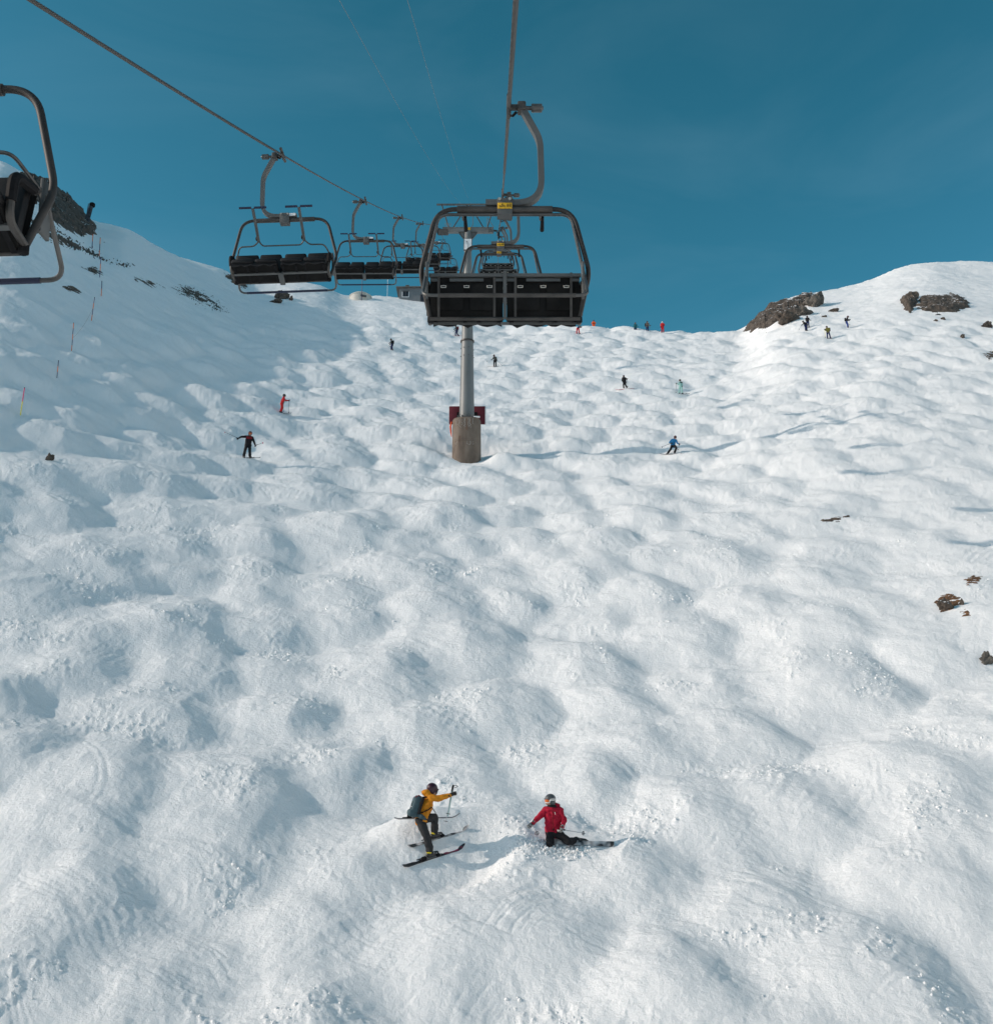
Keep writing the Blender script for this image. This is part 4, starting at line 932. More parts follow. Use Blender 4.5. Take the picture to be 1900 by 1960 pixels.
# ------------------------------------------------------------------ people
def cloth(name, c, rough=0.75, bump=0.25): return mat('cloth_' + name, c, rough, noise=0.12, nscale=12, bump=bump, bscale=25, spec=0.25)
SKIN = mat('skin', (0.42, 0.22, 0.15), 0.6)
BLK = cloth('black', (0.010, 0.010, 0.012)); CHAR = cloth('charcoal', (0.028, 0.028, 0.030)); AMBER = cloth('amber', (0.56, 0.21, 0.012)); RASP = cloth('raspberry', (0.36, 0.006, 0.028))
REDC = cloth('red', (0.50, 0.012, 0.015)); BLUEC = cloth('blue', (0.01, 0.13, 0.30)); MINT = cloth('mint', (0.33, 0.56, 0.51)); NAVYC = cloth('navy', (0.012, 0.02, 0.08)); GREYC = cloth('grey', (0.10, 0.09, 0.08))
TEALC = cloth('teal', (0.01, 0.10, 0.12)); ORANC = cloth('orange', (0.75, 0.10, 0.015)); OLIVE = cloth('olive_yellow', (0.15, 0.14, 0.03)); SLATE = cloth('slate_blue', (0.05, 0.085, 0.10)); DRED = cloth('dark_red', (0.16, 0.01, 0.015))
HEL_B = mat('helmet_black', (0.012, 0.010, 0.012), 0.3); HEL_G = mat('helmet_grey', (0.07, 0.075, 0.08), 0.4); HEL_W = mat('helmet_white', (0.75, 0.75, 0.75), 0.35); HEL_M = mat('helmet_maroon', (0.035, 0.008, 0.018), 0.35)
HEL_R = mat('helmet_brown', (0.07, 0.02, 0.015), 0.4)
LENS = mat('orange_lens', (0.55, 0.12, 0.02), 0.12); LENS_D = mat('dark_lens', (0.03, 0.01, 0.015), 0.12); WFRAME = mat('goggle_frame_white', (0.75, 0.73, 0.70), 0.4)
BOOT = mat('boot_plastic', (0.02, 0.02, 0.021), 0.35); BOOT_Y = mat('boot_yellow', (0.65, 0.52, 0.01), 0.4); GLOVE = mat('glove_black', (0.012, 0.012, 0.013), 0.6, bump=0.3, bscale=40); GLOVE_P = mat('glove_patterned', (0.02, 0.02, 0.02), 0.6, col2=(0.45, 0.44, 0.42), nscale=22, detail=1.0)
ALU = mat('pole_aluminium', (0.45, 0.46, 0.47), 0.3, 0.6); POLE_T = mat('pole_turquoise', (0.12, 0.33, 0.32), 0.35, 0.2); POLE_D = mat('pole_dark', (0.05, 0.05, 0.055), 0.4, 0.3)
SKI_K = mat('ski_black', (0.012, 0.012, 0.014), 0.35); SKI_P = mat('ski_pink', (0.60, 0.03, 0.10), 0.35); SKI_PAT = mat('ski_patterned', (0.02, 0.02, 0.022), 0.4, col2=(0.55, 0.55, 0.56), nscale=7, detail=0.5); SKI_G = mat('ski_grey', (0.16, 0.155, 0.15), 0.4); SKI_MAG = mat('ski_magenta', (0.20, 0.012, 0.06), 0.35, col2=(0.02, 0.02, 0.02), nscale=5)
SKI_WP = mat('ski_white_patterned', (0.55, 0.56, 0.57), 0.4, col2=(0.015, 0.015, 0.016), nscale=5.5, detail=1.0)
EDGE = mat('ski_edge', (0.35, 0.35, 0.36), 0.3, 0.7)

def hand(mb, p, d, up, s=1.0):
    """gloved hand gripping along 'up': palm, four curled fingers of unequal length and a thumb from the side of the palm"""
    p, d, up = Vector(p), Vector(d).normalized(), Vector(up).normalized(); up = (up - d * up.dot(d)).normalized(); sd = d.cross(up)
    mb.limb(p - d * 0.045 * s, p + d * 0.035 * s, 0.042 * s, 0.038 * s, 8)
    for k, (o, l) in enumerate(((-0.030, 0.030), (-0.010, 0.036), (0.010, 0.033), (0.028, 0.026))):
        a = p + d * 0.045 * s + up * (-o) * 1.1 * s + sd * 0.012 * s; b = a + d * l * s + sd * 0.022 * s; c = b + sd * 0.036 * s - d * 0.016 * s
        mb.limb(a, b, 0.0125 * s, 0.012 * s, 6); mb.limb(b, c, 0.012 * s, 0.0105 * s, 6)
    a = p + up * 0.035 * s; b = a + d * 0.035 * s + sd * 0.035 * s; c = b + d * 0.02 * s + sd * 0.022 * s - up * 0.01 * s
    mb.limb(a, b, 0.016 * s, 0.014 * s, 6); mb.limb(b, c, 0.014 * s, 0.012 * s, 6)
def person(base, rz, J, C, label, detail=1, scale=1.0, goggles='dark', look=(0, -1, 0), category='person', feet=((0, -1, 0), (0, -1, 0)), hood=False):
    """J: joints in a frame with x to the picture's right, y away from the viewer, z up. C: materials of the clothing."""
    r = empty('person', base, rz, label, category); r.scale = (scale,) * 3
    V = {k: Vector(v) for k, v in J.items()}
    vx = {2: 0.011, 1: 0.016, 0: 0.026}[detail]
    hd, nk, ch, pv = V['head'], V['neck'], V['chest'], V['pelvis']; lk = Vector(look).normalized()
    # body: one surface under the clothes, head and hands included
    b = MB(); b.ell(hd, (0.080, 0.095, 0.118)); b.limb(hd - Vector((0, 0, 0.08)), nk, 0.056, 0.062); b.limb(nk, ch, 0.06, 0.075); b.limb(ch, pv, 0.075, 0.075)
    b.ell(hd + lk * 0.075 - Vector((0, 0, 0.03)), (0.05, 0.05, 0.07)); b.limb(hd + lk * 0.118 + Vector((0, 0, 0.0)), hd + lk * 0.128 - Vector((0, 0, 0.035)), 0.012, 0.017, 6)
    b.ell(hd + lk * 0.115 - Vector((0, 0, 0.062)), (0.024, 0.018, 0.010), seg=8, ring=6)
    for sd in 'lr':
        b.limb(V['s' + sd], V['e' + sd], 0.05, 0.042); b.limb(V['e' + sd], V['h' + sd], 0.042, 0.03); b.limb(pv, V['p' + sd], 0.08, 0.07); b.limb(V['p' + sd], V['k' + sd], 0.075, 0.055); b.limb(V['k' + sd], V['a' + sd], 0.052, 0.04); b.limb(nk, V['s' + sd], 0.06, 0.05)
    remesh('body', b, SKIN, r, max(vx, 0.016), 2)
    j = MB(); sw = (V['sl'] - V['sr'])
    j.limb(V['sl'] * 0.8 + V['sr'] * 0.2, V['sr'] * 0.8 + V['sl'] * 0.2, 0.105, 0.105); j.limb(ch + sw * 0.18, pv + sw * 0.18 + Vector((0, 0, 0.02)), 0.140, 0.138); j.limb(ch - sw * 0.18, pv - sw * 0.18 + Vector((0, 0, 0.02)), 0.140, 0.138)
    j.limb(ch, nk, 0.15, 0.085); j.limb(nk, nk + (hd - nk) * 0.35, 0.082, 0.080)
    hem = pv + (pv - ch).normalized() * 0.06; j.limb(pv + sw * 0.18, hem + sw * 0.2, 0.138, 0.142); j.limb(pv - sw * 0.18, hem - sw * 0.2, 0.138, 0.142)
    if hood: j.ell(nk - lk * 0.10 + Vector((0, 0, 0.02)), (0.12, 0.10, 0.09)); j.limb(nk - lk * 0.06 + sw * 0.2, nk - lk * 0.06 - sw * 0.2, 0.075, 0.075)
    for sd in 'lr':
        m = V['e' + sd]; j.limb(V['s' + sd], m, 0.088, 0.070); w = V['h' + sd] + (m - V['h' + sd]).normalized() * 0.06; j.limb(m, w, 0.068, 0.052)
    remesh('jacket', j, C['jacket'], r, vx, 3, 0.5, (0, 0.010, 0.017)[detail], 9, 1)
    t = MB(); t.limb(V['pl'], V['pr'], 0.125, 0.125); t.limb(pv, (V['pl'] + V['pr']) / 2, 0.14, 0.12)
    for sd in 'lr': t.limb(V['p' + sd], V['k' + sd], 0.118, 0.092); t.limb(V['k' + sd], V['a' + sd] + (V['k' + sd] - V['a' + sd]).normalized() * 0.06, 0.090, 0.094)
    remesh('trousers', t, C['trousers'], r, vx, 3, 0.5, (0, 0.009, 0.014)[detail], 8, 5)
    for i, sd in enumerate('lr'):
        f = Vector(feet[i]).normalized(); a = V['a' + sd]; kd = (V['k' + sd] - a).normalized()
        bt = MB(); bt.limb(a + kd * 0.20, a - kd * 0.02, 0.075, 0.070); bt.limb(a - kd * 0.05 - f * 0.06, a - kd * 0.06 + f * 0.17, 0.062, 0.050); bt.box(a - kd * 0.105 + f * 0.055, (0.10, 0.31, 0.03), f.to_track_quat('Y', 'Z').to_matrix())
        bo = remesh('boot', bt, C.get('boot', BOOT), r, max(0.012, vx), 2)
        if detail == 2:
            for q in (0.0, 0.06): MB().tube([a + f * (0.07 + q) - kd * (0.02 + q * 0.4) + kd.cross(f) * w_ + kd * (0.02 if abs(w_) < 0.03 else 0) for w_ in (-0.065, -0.03, 0.0, 0.03, 0.065)], 0.010, 6).build('buckle', ALU, bo)
            MB().ell(a - f * 0.02 + kd * 0.01, (0.072, 0.085, 0.045)).build('cuff_strap', BOOT_Y if C.get('boot2') else BOOT, bo)
    for sd, up in (('l', V.get('gl', Vector((0, 0, 1)))), ('r', V.get('gr', Vector((0, 0, 1))))):
        g = MB(); d = (V['h' + sd] - V['e' + sd]); hand(g, V['h' + sd], d, up, 1.15); g.limb(V['h' + sd] - d.normalized() * 0.10, V['h' + sd] - d.normalized() * 0.03, 0.052, 0.044)
        remesh('glove', g, C.get('glove', GLOVE), r, 0.008 if detail == 2 else 0.014, 1)
    # helmet: shell with a brim and an ear pad, goggles across the face
    q = Vector((0, -1, 0)).rotation_difference(Vector((lk.x, lk.y, 0)).normalized()).to_matrix() if (lk.x or lk.y) else Matrix.Identity(3)
    tl = Matrix.Rotation(-math.asin(max(-1, min(1, lk.z))), 3, 'X'); R3 = q @ tl
    h = MB(); n = 20
    h.ell(hd + Vector((0, 0, 0.035)) - lk * 0.012, (0.122, 0.142, 0.125), R3, 18, 12); h.ell(hd + R3 @ Vector((0, 0.035, -0.045)), (0.113, 0.10, 0.085), R3)
    hm = remesh('helmet', h, C['helmet'], r, 0.012 if detail else 0.02, 2)
    MB().tube([hd + R3 @ Vector((0.112 * math.sin(a), -0.125 * math.cos(a) - 0.012, 0.048)) for a in np.linspace(-1.1, 1.1, 11)], 0.012, 6).build('brim', C['helmet'], hm)
    if goggles:
        fm, lm = (WFRAME, LENS) if goggles == 'white' else (HEL_B, LENS_D if goggles == 'dark' else LENS)
        fr = MB().tube([hd + R3 @ Vector((0.103 * math.sin(a), -0.128 * math.cos(a), 0.008 + z)) for a, z in [(x, 0.038) for x in np.linspace(-1, 1, 9)] + [(x, -0.042 - 0.008 * abs(math.sin(x * 3.14))) for x in np.linspace(1, -1, 9)] + [(-1, 0.038)]], 0.011, 6).build('goggle_frame', fm, r)
        v_, f_ = [], []
        for a in np.linspace(-0.95, 0.95, 9):
            for z in (-0.036, -0.012, 0.012, 0.034): v_.append(hd + R3 @ Vector((0.106 * math.sin(a), -0.132 * math.cos(a), 0.008 + z)))
        for i in range(8):
            for k in range(3): f_.append((i * 4 + k, i * 4 + k + 1, i * 4 + 5 + k, i * 4 + 4 + k))
        lo = MB().add(v_, f_).build('goggle_lens', lm, fr); so = lo.modifiers.new('s', 'SOLIDIFY'); so.thickness = 0.006
        MB().tube([hd + R3 @ Vector((0.118 * math.sin(a), -0.128 * math.cos(a) + 0.0, 0.014)) for a in np.linspace(1.0, 3.0, 8)], 0.014, 6).build('goggle_strap', fm, fr)
    return r
def pose(**k):                                            # default: standing upright, facing the viewer
    P = dict(head=(0, 0, 1.62), neck=(0, 0, 1.44), chest=(0, 0, 1.24), pelvis=(0, 0.02, 0.94), sl=(-0.19, 0, 1.40), sr=(0.19, 0, 1.40), el=(-0.27, -0.02, 1.14), er=(0.27, -0.02, 1.14), hl=(-0.27, -0.16, 0.94), hr=(0.27, -0.16, 0.94),
             pl=(-0.10, 0.02, 0.90), pr=(0.10, 0.02, 0.90), kl=(-0.12, -0.05, 0.52), kr=(0.12, -0.05, 0.52), al=(-0.13, 0.03, 0.12), ar=(0.13, 0.03, 0.12))
    P.update(k); return P
def spot(u, v, lift=0.0):
    p = hit(u, v); p.z += lift; return p, -math.atan2(p.x, p.y)
def W(base, rz, q, s=1.0):                                # from a person's frame to the place
    return base + Matrix.Rotation(rz, 3, 'Z') @ (Vector(q) * s)
def ski(mid, d, nrm, length, m, label, width=0.10, tip_m=None, back=0.45, binding=True, tipr=0.10, group='skis'):
    """mid: under the boot; d: along the ski; nrm: out of its top sheet"""
    d = Vector(d).normalized(); nrm = Vector(nrm); nrm = (nrm - d * nrm.dot(d)).normalized(); w = d.cross(nrm)
    o = empty('ski', mid, 0, label, 'ski', group)
    def strip(t0, t1, off, th, n=16):
        vs, fs = [], []
        for i in range(n + 1):
            t = t0 + (t1 - t0) * i / n; x = (t - back) * length
            k = max(0.0, (t - 0.86) / 0.14); kb = max(0.0, (0.06 - t) / 0.06); lift = tipr * k * k + 0.03 * kb * kb
            hw = width / 2 * (1.12 - 0.35 * math.sin(math.pi * min(1, max(0, t)))) * (1 - 0.75 * k ** 3) * (1 - 0.3 * kb)
            c = d * x + nrm * (lift + off)
            vs += [c - w * hw, c + w * hw, c + w * hw + nrm * th, c - w * hw + nrm * th]
        for i in range(n):
            for q in range(4): fs.append((i * 4 + q, i * 4 + (q + 1) % 4, i * 4 + 4 + (q + 1) % 4, i * 4 + 4 + q))
        fs += [(3, 2, 1, 0), (n * 4, n * 4 + 1, n * 4 + 2, n * 4 + 3)]
        return MB().add(vs, fs)
    strip(0, 1, 0.0, 0.006).build('base', EDGE, o)
    strip(0, 1, 0.0062, 0.013).build('top_sheet', m, o)
    if tip_m: strip(0.66, 0.985, 0.0195, 0.002).build('tip_graphic', tip_m, o)
    if binding:
        R3 = Matrix((w, d, nrm)).transposed()
        MB().box(d * 0.17 + nrm * 0.045, (0.08, 0.10, 0.055), R3, bevel=0.012).build('toe_piece', BLACK, o); MB().box(-d * 0.20 + nrm * 0.055, (0.075, 0.12, 0.075), R3, bevel=0.015).build('heel_piece', BLACK, o); MB().box(nrm * 0.028, (0.06, 0.5, 0.018), R3).build('plate', SKI_G, o)
        for q in (-1, 1): MB().box(-d * 0.30 + w * q * 0.06 + nrm * 0.03, (0.02, 0.14, 0.02), R3).build('brake_arm', BLACK, o)
    return o
def ski_pole(grip, tip, label, m=None, r=0.009, strap=True, basket=True, group='ski poles', grow=1.0, bm=None):
    grip, tip = Vector(grip), Vector(tip); d = (tip - grip).normalized(); L = (tip - grip).length; r *= grow
    o = empty('ski_pole', grip, 0, label, 'ski pole', group)
    MB().tube([d * 0.06, d * L], [r, r * 0.65], 6).build('shaft', m or POLE_D, o)
    MB().limb(-d * 0.03, d * 0.10, 0.021 * max(1, grow * 0.8), 0.017 * max(1, grow * 0.8), 8).build('grip', BLACK, o)
    sd = d.cross(Vector((0, 1, 0.2))).normalized()
    if strap: MB().tube([-d * 0.03, -d * 0.05 + sd * 0.06, -d * 0.03 + sd * 0.12, sd * 0.05 + d * 0.01, -d * 0.02], 0.007, 6, fillet=0.02).build('strap', BLACK, o)
    if basket:
        c = d * (L - 0.06); e1 = d.cross(Vector((0.3, 1, 0.1))).normalized(); e2 = d.cross(e1)
        bk = MB().tube([c + (e1 * math.cos(a) + e2 * math.sin(a)) * 0.045 for a in np.linspace(0, 2 * math.pi, 15)], 0.006 * grow, 6)
        for k in range(5): a = k * 1.2566; bk.tube([c, c + (e1 * math.cos(a) + e2 * math.sin(a)) * 0.045], 0.004 * grow, 5)
        bk.build('basket', bm or BLACK, o)
    return o
SLOPE_N = Vector((0.05, -0.45, 0.89))

# --- the skier in the amber jacket
yb, yr = spot(823, 1642)
Yw = lambda q: W(yb, yr, q)
JY = dict(head=(0.035, 0.02, 1.53), neck=(-0.03, 0.0, 1.41), chest=(-0.12, 0.0, 1.20), pelvis=(-0.21, 0.04, 0.88), sl=(-0.03, 0.17, 1.36), sr=(0.0, -0.13, 1.34), el=(-0.02, 0.26, 1.10), er=(0.24, -0.15, 1.345), hl=(-0.12, 0.24, 0.88), hr=(0.50, -0.10, 1.43),
          pl=(-0.13, 0.14, 0.87), pr=(-0.25, -0.04, 0.83), kl=(0.09, 0.34, 0.90), kr=(-0.09, -0.10, 0.50), al=(0.10, 0.42, 0.53), ar=(0.0, 0.0, 0.12), gr=(0.1, 0, 1), gl=(1, 0, 0))
SKD = Vector((0.83, 0.46, 0.22))
yel = person(yb, yr, JY, dict(jacket=AMBER, trousers=CHAR, helmet=HEL_M, boot=BOOT, boot2=True), 'skier in amber jacket and charcoal trousers stepping uphill, seen from behind', 2, 1.0, 'dark', (0.75, 0.55, -0.35), feet=(SKD, SKD), hood=True)
def backpack():
    o = empty('backpack', yb, yr, 'slate blue ski backpack with dark red trim on the amber skier', 'backpack')
    R3 = Matrix.Rotation(-0.28, 3, 'Y').inverted() @ Matrix.Rotation(0.25, 3, 'Z'); c = Vector((-0.36, -0.10, 1.15))
    m = MB(); m.box(c, (0.20, 0.28, 0.46), R3, bevel=0.06); m.box(c + R3 @ Vector((-0.03, -0.01, -0.16)), (0.23, 0.29, 0.16), R3, bevel=0.06)
    bag = remesh('bag', m, SLATE, o, 0.012, 3, 0.5, 0.006, 10)
    MB().box(c + R3 @ Vector((0.03, 0, 0.21)), (0.18, 0.25, 0.10), R3, bevel=0.045).build('lid', SLATE, o)
    MB().tube([c + R3 @ Vector((-0.09, -0.08, 0.20)), c + R3 @ Vector((-0.02, -0.09, 0.27)), c + R3 @ Vector((0.07, -0.1, 0.24)), c + R3 @ Vector((0.06, -0.14, 0.10))], 0.014, 6).build('red_trim', DRED, o)
    MB().box(c + R3 @ Vector((0.085, -0.05, 0.05)), (0.06, 0.26, 0.38), R3, bevel=0.02).build('back_pad', BLK, o)
    MB().tube([c + R3 @ Vector((-0.105, -0.02, 0.10)), c + R3 @ Vector((-0.108, -0.02, -0.08))], 0.007, 6).build('zip', BLACK, o)
    MB().box(c + R3 @ Vector((-0.112, -0.07, -0.02)), (0.006, 0.05, 0.02), R3).build('badge', WHITE, o)
    MB().tube([(-0.30, -0.16, 0.98), (-0.20, -0.19, 1.02), (-0.06, -0.20, 1.08), (0.02, -0.17, 1.14)], 0.014, 6).build('chest_strap', BLACK, o)
    MB().tube([(-0.32, -0.17, 0.97), (-0.22, -0.21, 0.93), (-0.10, -0.20, 0.86)], [0.045, 0.06, 0.02], 8).build('hip_fin', SLATE, o)
    MB().tube([(-0.10, -0.20, 0.87), (-0.04, -0.19, 0.82)], 0.014, 6).build('hip_strap', BLACK, o)
    MB().tube([(-0.10, -0.12, 1.37), (-0.18, -0.17, 1.36), (-0.28, -0.14, 1.32)], 0.022, 6).build('shoulder_strap', BLACK, o)
    MB().tube([(0.02, -0.17, 1.14), (0.08, -0.17, 1.06), (0.12, -0.17, 1.00)], 0.010, 6).build('strap_tail', BLACK, o)
    MB().tube([(-0.47, -0.08, 0.98), (-0.55, -0.08, 0.96)], 0.012, 6).build('strap_tail', BLACK, o)
backpack()
def fit(mid_l, d, base, rz):                              # sole of the boot -> ski position
    return W(base, rz, mid_l)
ski(Yw((0.03, 0.0, -0.015)), Matrix.Rotation(yr, 3, 'Z') @ SKD, SLOPE_N, 1.68, SKI_K, 'near ski of the amber-jacketed skier, black with a magenta front', 0.115, SKI_MAG)
ski(Yw((0.13, 0.43, 0.395)), Matrix.Rotation(yr, 3, 'Z') @ SKD, SLOPE_N, 1.68, SKI_PAT, 'far ski of the amber-jacketed skier, dusted with snow', 0.115)
ski(Yw((-0.30, 0.34, 0.86)), Matrix.Rotation(yr, 3, 'Z') @ Vector((1, 0.02, 0.02)), (0, 0.2, 1), 1.56, SKI_K, 'loose ski carried level behind the amber-jacketed skier', 0.105, back=0.36)
ski_pole(Yw((0.515, -0.10, 1.60)), Yw((0.40, -0.12, 0.93)), 'turquoise ski pole held upright by the amber-jacketed skier', POLE_T, 0.011, grow=1.3)
ski_pole(Yw((0.505, -0.06, 1.58)), Yw((0.345, -0.10, 0.76)), 'longer pale ski pole behind the turquoise one in the amber skier hand', ALU, 0.010, strap=False, grow=1.2)

# --- the kneeling skier in the raspberry jacket
rb, rrz = spot(1052, 1618)
Rw = lambda q: W(rb, rrz, q)
JR = dict(head=(0.015, -0.03, 1.02), neck=(0.06, 0.0, 0.87), chest=(0.07, 0.0, 0.66), pelvis=(0.09, 0.06, 0.34), sl=(-0.10, -0.02, 0.80), sr=(0.245, 0.0, 0.80), el=(-0.245, -0.08, 0.64), er=(0.35, -0.05, 0.56), hl=(-0.43, -0.18, 0.47), hr=(0.27, -0.20, 0.36),
          pl=(0.02, 0.05, 0.29), pr=(0.18, 0.05, 0.28), kl=(0.0, -0.12, 0.04), kr=(0.45, -0.08, 0.08), al=(0.06, 0.30, 0.06), ar=(0.66, 0.26, 0.10), gl=(-0.3, 0, 1), gr=(0.4, 0.2, 0.5))
person(rb, rrz, JR, dict(jacket=RASP, trousers=BLK, helmet=HEL_G, boot=BOOT, glove=GLOVE_P), 'skier in raspberry jacket kneeling in the snow, grey helmet and white goggles', 2, 1.0, 'white', (-0.80, -0.60, -0.05), feet=((0.3, 0.6, -0.4), (0.9, 0.3, -0.1)), hood=True)
_rp = [o for o in COL.objects if o.name.startswith('person')][-1]
MB().tube([(0.07, -0.150, 0.84), (0.075, -0.165, 0.66), (0.085, -0.135, 0.36)], 0.008, 6).build('zip', DRED, _rp)
MB().tube([(0.13, -0.150, 0.76), (0.14, -0.158, 0.70)], 0.006, 6).build('pocket_zip', WFRAME, _rp)
MB().tube([(-0.03, -0.130, 0.42), (-0.02, -0.135, 0.36)], 0.006, 6).build('pocket_zip', DRED, _rp)
MB().tube([(0.06 + 0.085 * math.sin(a), -0.085 * math.cos(a), 0.89) for a in np.linspace(-3.14, 3.14, 15)], 0.035, 8).build('neck_gaiter', BLK, _rp)
helmet_r = [o for o in COL.objects if o.name.startswith('helmet')][-1]
tm_ = text_mesh('uvex', 0.075, 0.002); tm_.materials.append(WFRAME); lt = obj('lettering', tm_, None, helmet_r, False)
lt.location = Vector(JR['head']) + Vector((0.075, -0.118, 0.045)); lt.rotation_euler = (math.pi / 2, 0, 0.48)
sp = hit(1140, 1622)
ski(sp + Vector((0.12, -0.02, 0.075)), (-1, 0.02, 0.045), (0.02, -0.88, 0.45), 1.55, SKI_WP, 'white ski with black pattern lying on its edge right of the kneeling skier', 0.135, back=0.20, binding=False)
ski_pole(Rw((0.27, -0.20, 0.37)), Rw((0.85, 0.10, 0.26)), 'ski pole trailing back from the kneeling skier to the right', ALU, 0.010, grow=1.1)
ski_pole(Rw((-0.43, -0.18, 0.50)), Rw((-0.28, -0.75, 0.28)), 'ski pole foreshortened in the kneeling skier outstretched hand', ALU, 0.010, grow=1.1)

# --- the others on the run
def simple(u, v, hv, J, C, label, look=(0, -1, 0), goggles='dark', lift=0.0, detail=0, feet=((0.4, -0.9, 0), (0.4, -0.9, 0))):
    b, rz = spot(u, v, lift); d = b.y * CP + b.z * SP
    zs = [p[2] for p in J.values()]; H = max(zs) + 0.15 - min(0, min(zs) - 0.1)
    s = (hv / FV * d) / (H * 0.97)
    s = max(0.85, min(1.15, s))
    person(b, rz, J, C, label, detail, s, goggles, look, feet=feet)
    return b, rz, s
def skis_for(b, rz, s, d, label, m=SKI_K, offs=((-0.13, 0.03, 0.0), (0.13, 0.03, 0.0)), L=1.65, n=SLOPE_N, w=0.11, tags=('left', 'right'), group='skis'):
    dd = Matrix.Rotation(rz, 3, 'Z') @ Vector(d)
    for o_, tg in zip(offs, tags): ski(W(b, rz, o_, s), dd, n, L, m, f'{tg} ski of {label}', w, binding=False, group=group)
D1 = dict(jacket=BLK, trousers=BLK, helmet=HEL_R)
J3 = pose(head=(0.10, -0.08, 1.60), neck=(0.06, -0.02, 1.44), chest=(0.03, 0, 1.22), pelvis=(0.0, 0.06, 0.92), sl=(-0.15, 0, 1.40), sr=(0.24, 0, 1.36), el=(-0.42, -0.05, 1.36), er=(0.36, -0.05, 1.08), hl=(-0.62, -0.15, 1.20), hr=(0.46, -0.2, 0.80), pl=(-0.08, 0.05, 0.88), pr=(0.10, 0.05, 0.88), kl=(-0.15, -0.06, 0.50), kr=(0.13, -0.05, 0.52), al=(-0.22, 0.02, 0.10), ar=(0.16, 0.12, 0.16))
b, rz, s = simple(473, 877, 52, J3, dict(jacket=cloth('black_red', (0.012, 0.010, 0.012)), trousers=BLK, helmet=HEL_R), 'skier all in black with arms spread, left of the tower', (0.1, -0.95, -0.2), 'orange', detail=1)
MB().box((0.05, -0.155, 1.30), (0.36, 0.03, 0.16), bevel=0.012).build('chest_print', DRED, [o for o in COL.objects if o.name.startswith('person')][-1])
skis_for(b, rz, s, (-0.85, -0.35, -0.2), 'the arms-spread skier in black', SKI_G, ((-0.22, 0.02, 0.0), (0.16, 0.12, 0.05)), 1.6)
ski_pole(W(b, rz, (-0.62, -0.15, 1.22), s), W(b, rz, (-1.50, -0.2, 1.55), s), 'ski pole flung out left by the arms-spread skier', POLE_D, grow=1.6, bm=SKI_P)
ski_pole(W(b, rz, (0.46, -0.2, 0.82), s), W(b, rz, (0.95, 0.1, 1.12), s), 'ski pole flung out right by the arms-spread skier', POLE_D, grow=1.6, bm=SKI_P)
J4 = pose(head=(0.06, 0.0, 1.62), neck=(0.03, 0.0, 1.45), chest=(-0.02, 0, 1.24), pelvis=(-0.11, 0.02, 0.92), sl=(0.02, 0.16, 1.40), sr=(0.02, -0.16, 1.40), el=(0.20, 0.22, 1.26), er=(-0.02, -0.22, 1.12), hl=(0.48, 0.10, 1.24), hr=(0.02, -0.26, 0.88), pl=(-0.12, 0.10, 0.90), pr=(-0.12, -0.08, 0.90), kl=(-0.06, 0.10, 0.52), kr=(-0.10, -0.10, 0.50), al=(-0.18, 0.10, 0.12), ar=(-0.20, -0.10, 0.12))
b, rz, s = simple(541, 791, 38, J4, dict(jacket=REDC, trousers=REDC, helmet=HEL_B), 'skier in a full red suit leaning on poles, left of the tower', (0.9, 0.3, -0.1), detail=1, feet=((1, 0.1, 0), (1, 0.1, 0)))
ski_pole(W(b, rz, (0.49, 0.10, 1.27), s), W(b, rz, (0.52, 0.12, 0.10), s), 'upright ski pole in the stretched hand of the red-suited skier', POLE_D, grow=1.7)
ski_pole(W(b, rz, (0.02, -0.26, 0.92), s), W(b, rz, (0.05, -0.22, 0.05), s), 'ski pole beside the leg of the red-suited skier', POLE_D, grow=1.7)
skis_for(b, rz, s, (0.95, -0.28, -0.10), 'the red-suited skier', SKI_K, ((-0.18, 0.10, 0.0), (-0.20, -0.10, 0.0)), 1.6)
J5 = pose(head=(0.14, -0.18, 1.34), neck=(0.06, -0.10, 1.20), chest=(-0.03, -0.02, 1.04), pelvis=(-0.08, 0.12, 0.74), sl=(-0.14, -0.06, 1.18), sr=(0.20, -0.08, 1.12), el=(-0.34, -0.02, 0.98), er=(0.28, -0.16, 0.84), hl=(-0.20, -0.22, 0.84), hr=(0.44, -0.26, 0.70), pl=(-0.16, 0.10, 0.70), pr=(0.04, 0.10, 0.70), kl=(-0.28, -0.08, 0.36), kr=(0.20, -0.14, 0.44), al=(-0.54, 0.05, 0.06), ar=(0.02, 0.02, 0.08))
b, rz, s = simple(1290, 868, 34, J5, dict(jacket=BLUEC, trousers=BLK, helmet=HEL_R), 'skier in bright blue jacket crouched in a turn, right of the tower', (0.25, -0.85, -0.4), detail=1)
skis_for(b, rz, s, (0.93, -0.30, -0.16), 'the crouched skier in blue', SKI_G, ((-0.38, 0.0, -0.05), (0.10, 0.1, -0.02)), 1.6)
ski_pole(W(b, rz, (-0.20, -0.22, 0.86), s), W(b, rz, (-1.05, 0.1, 0.62), s), 'ski pole trailing left behind the crouched skier in blue', POLE_D, grow=1.7)
ski_pole(W(b, rz, (0.44, -0.26, 0.73), s), W(b, rz, (0.30, -0.2, 0.20), s), 'short-looking ski pole in front of the crouched skier in blue', POLE_D, grow=1.7)
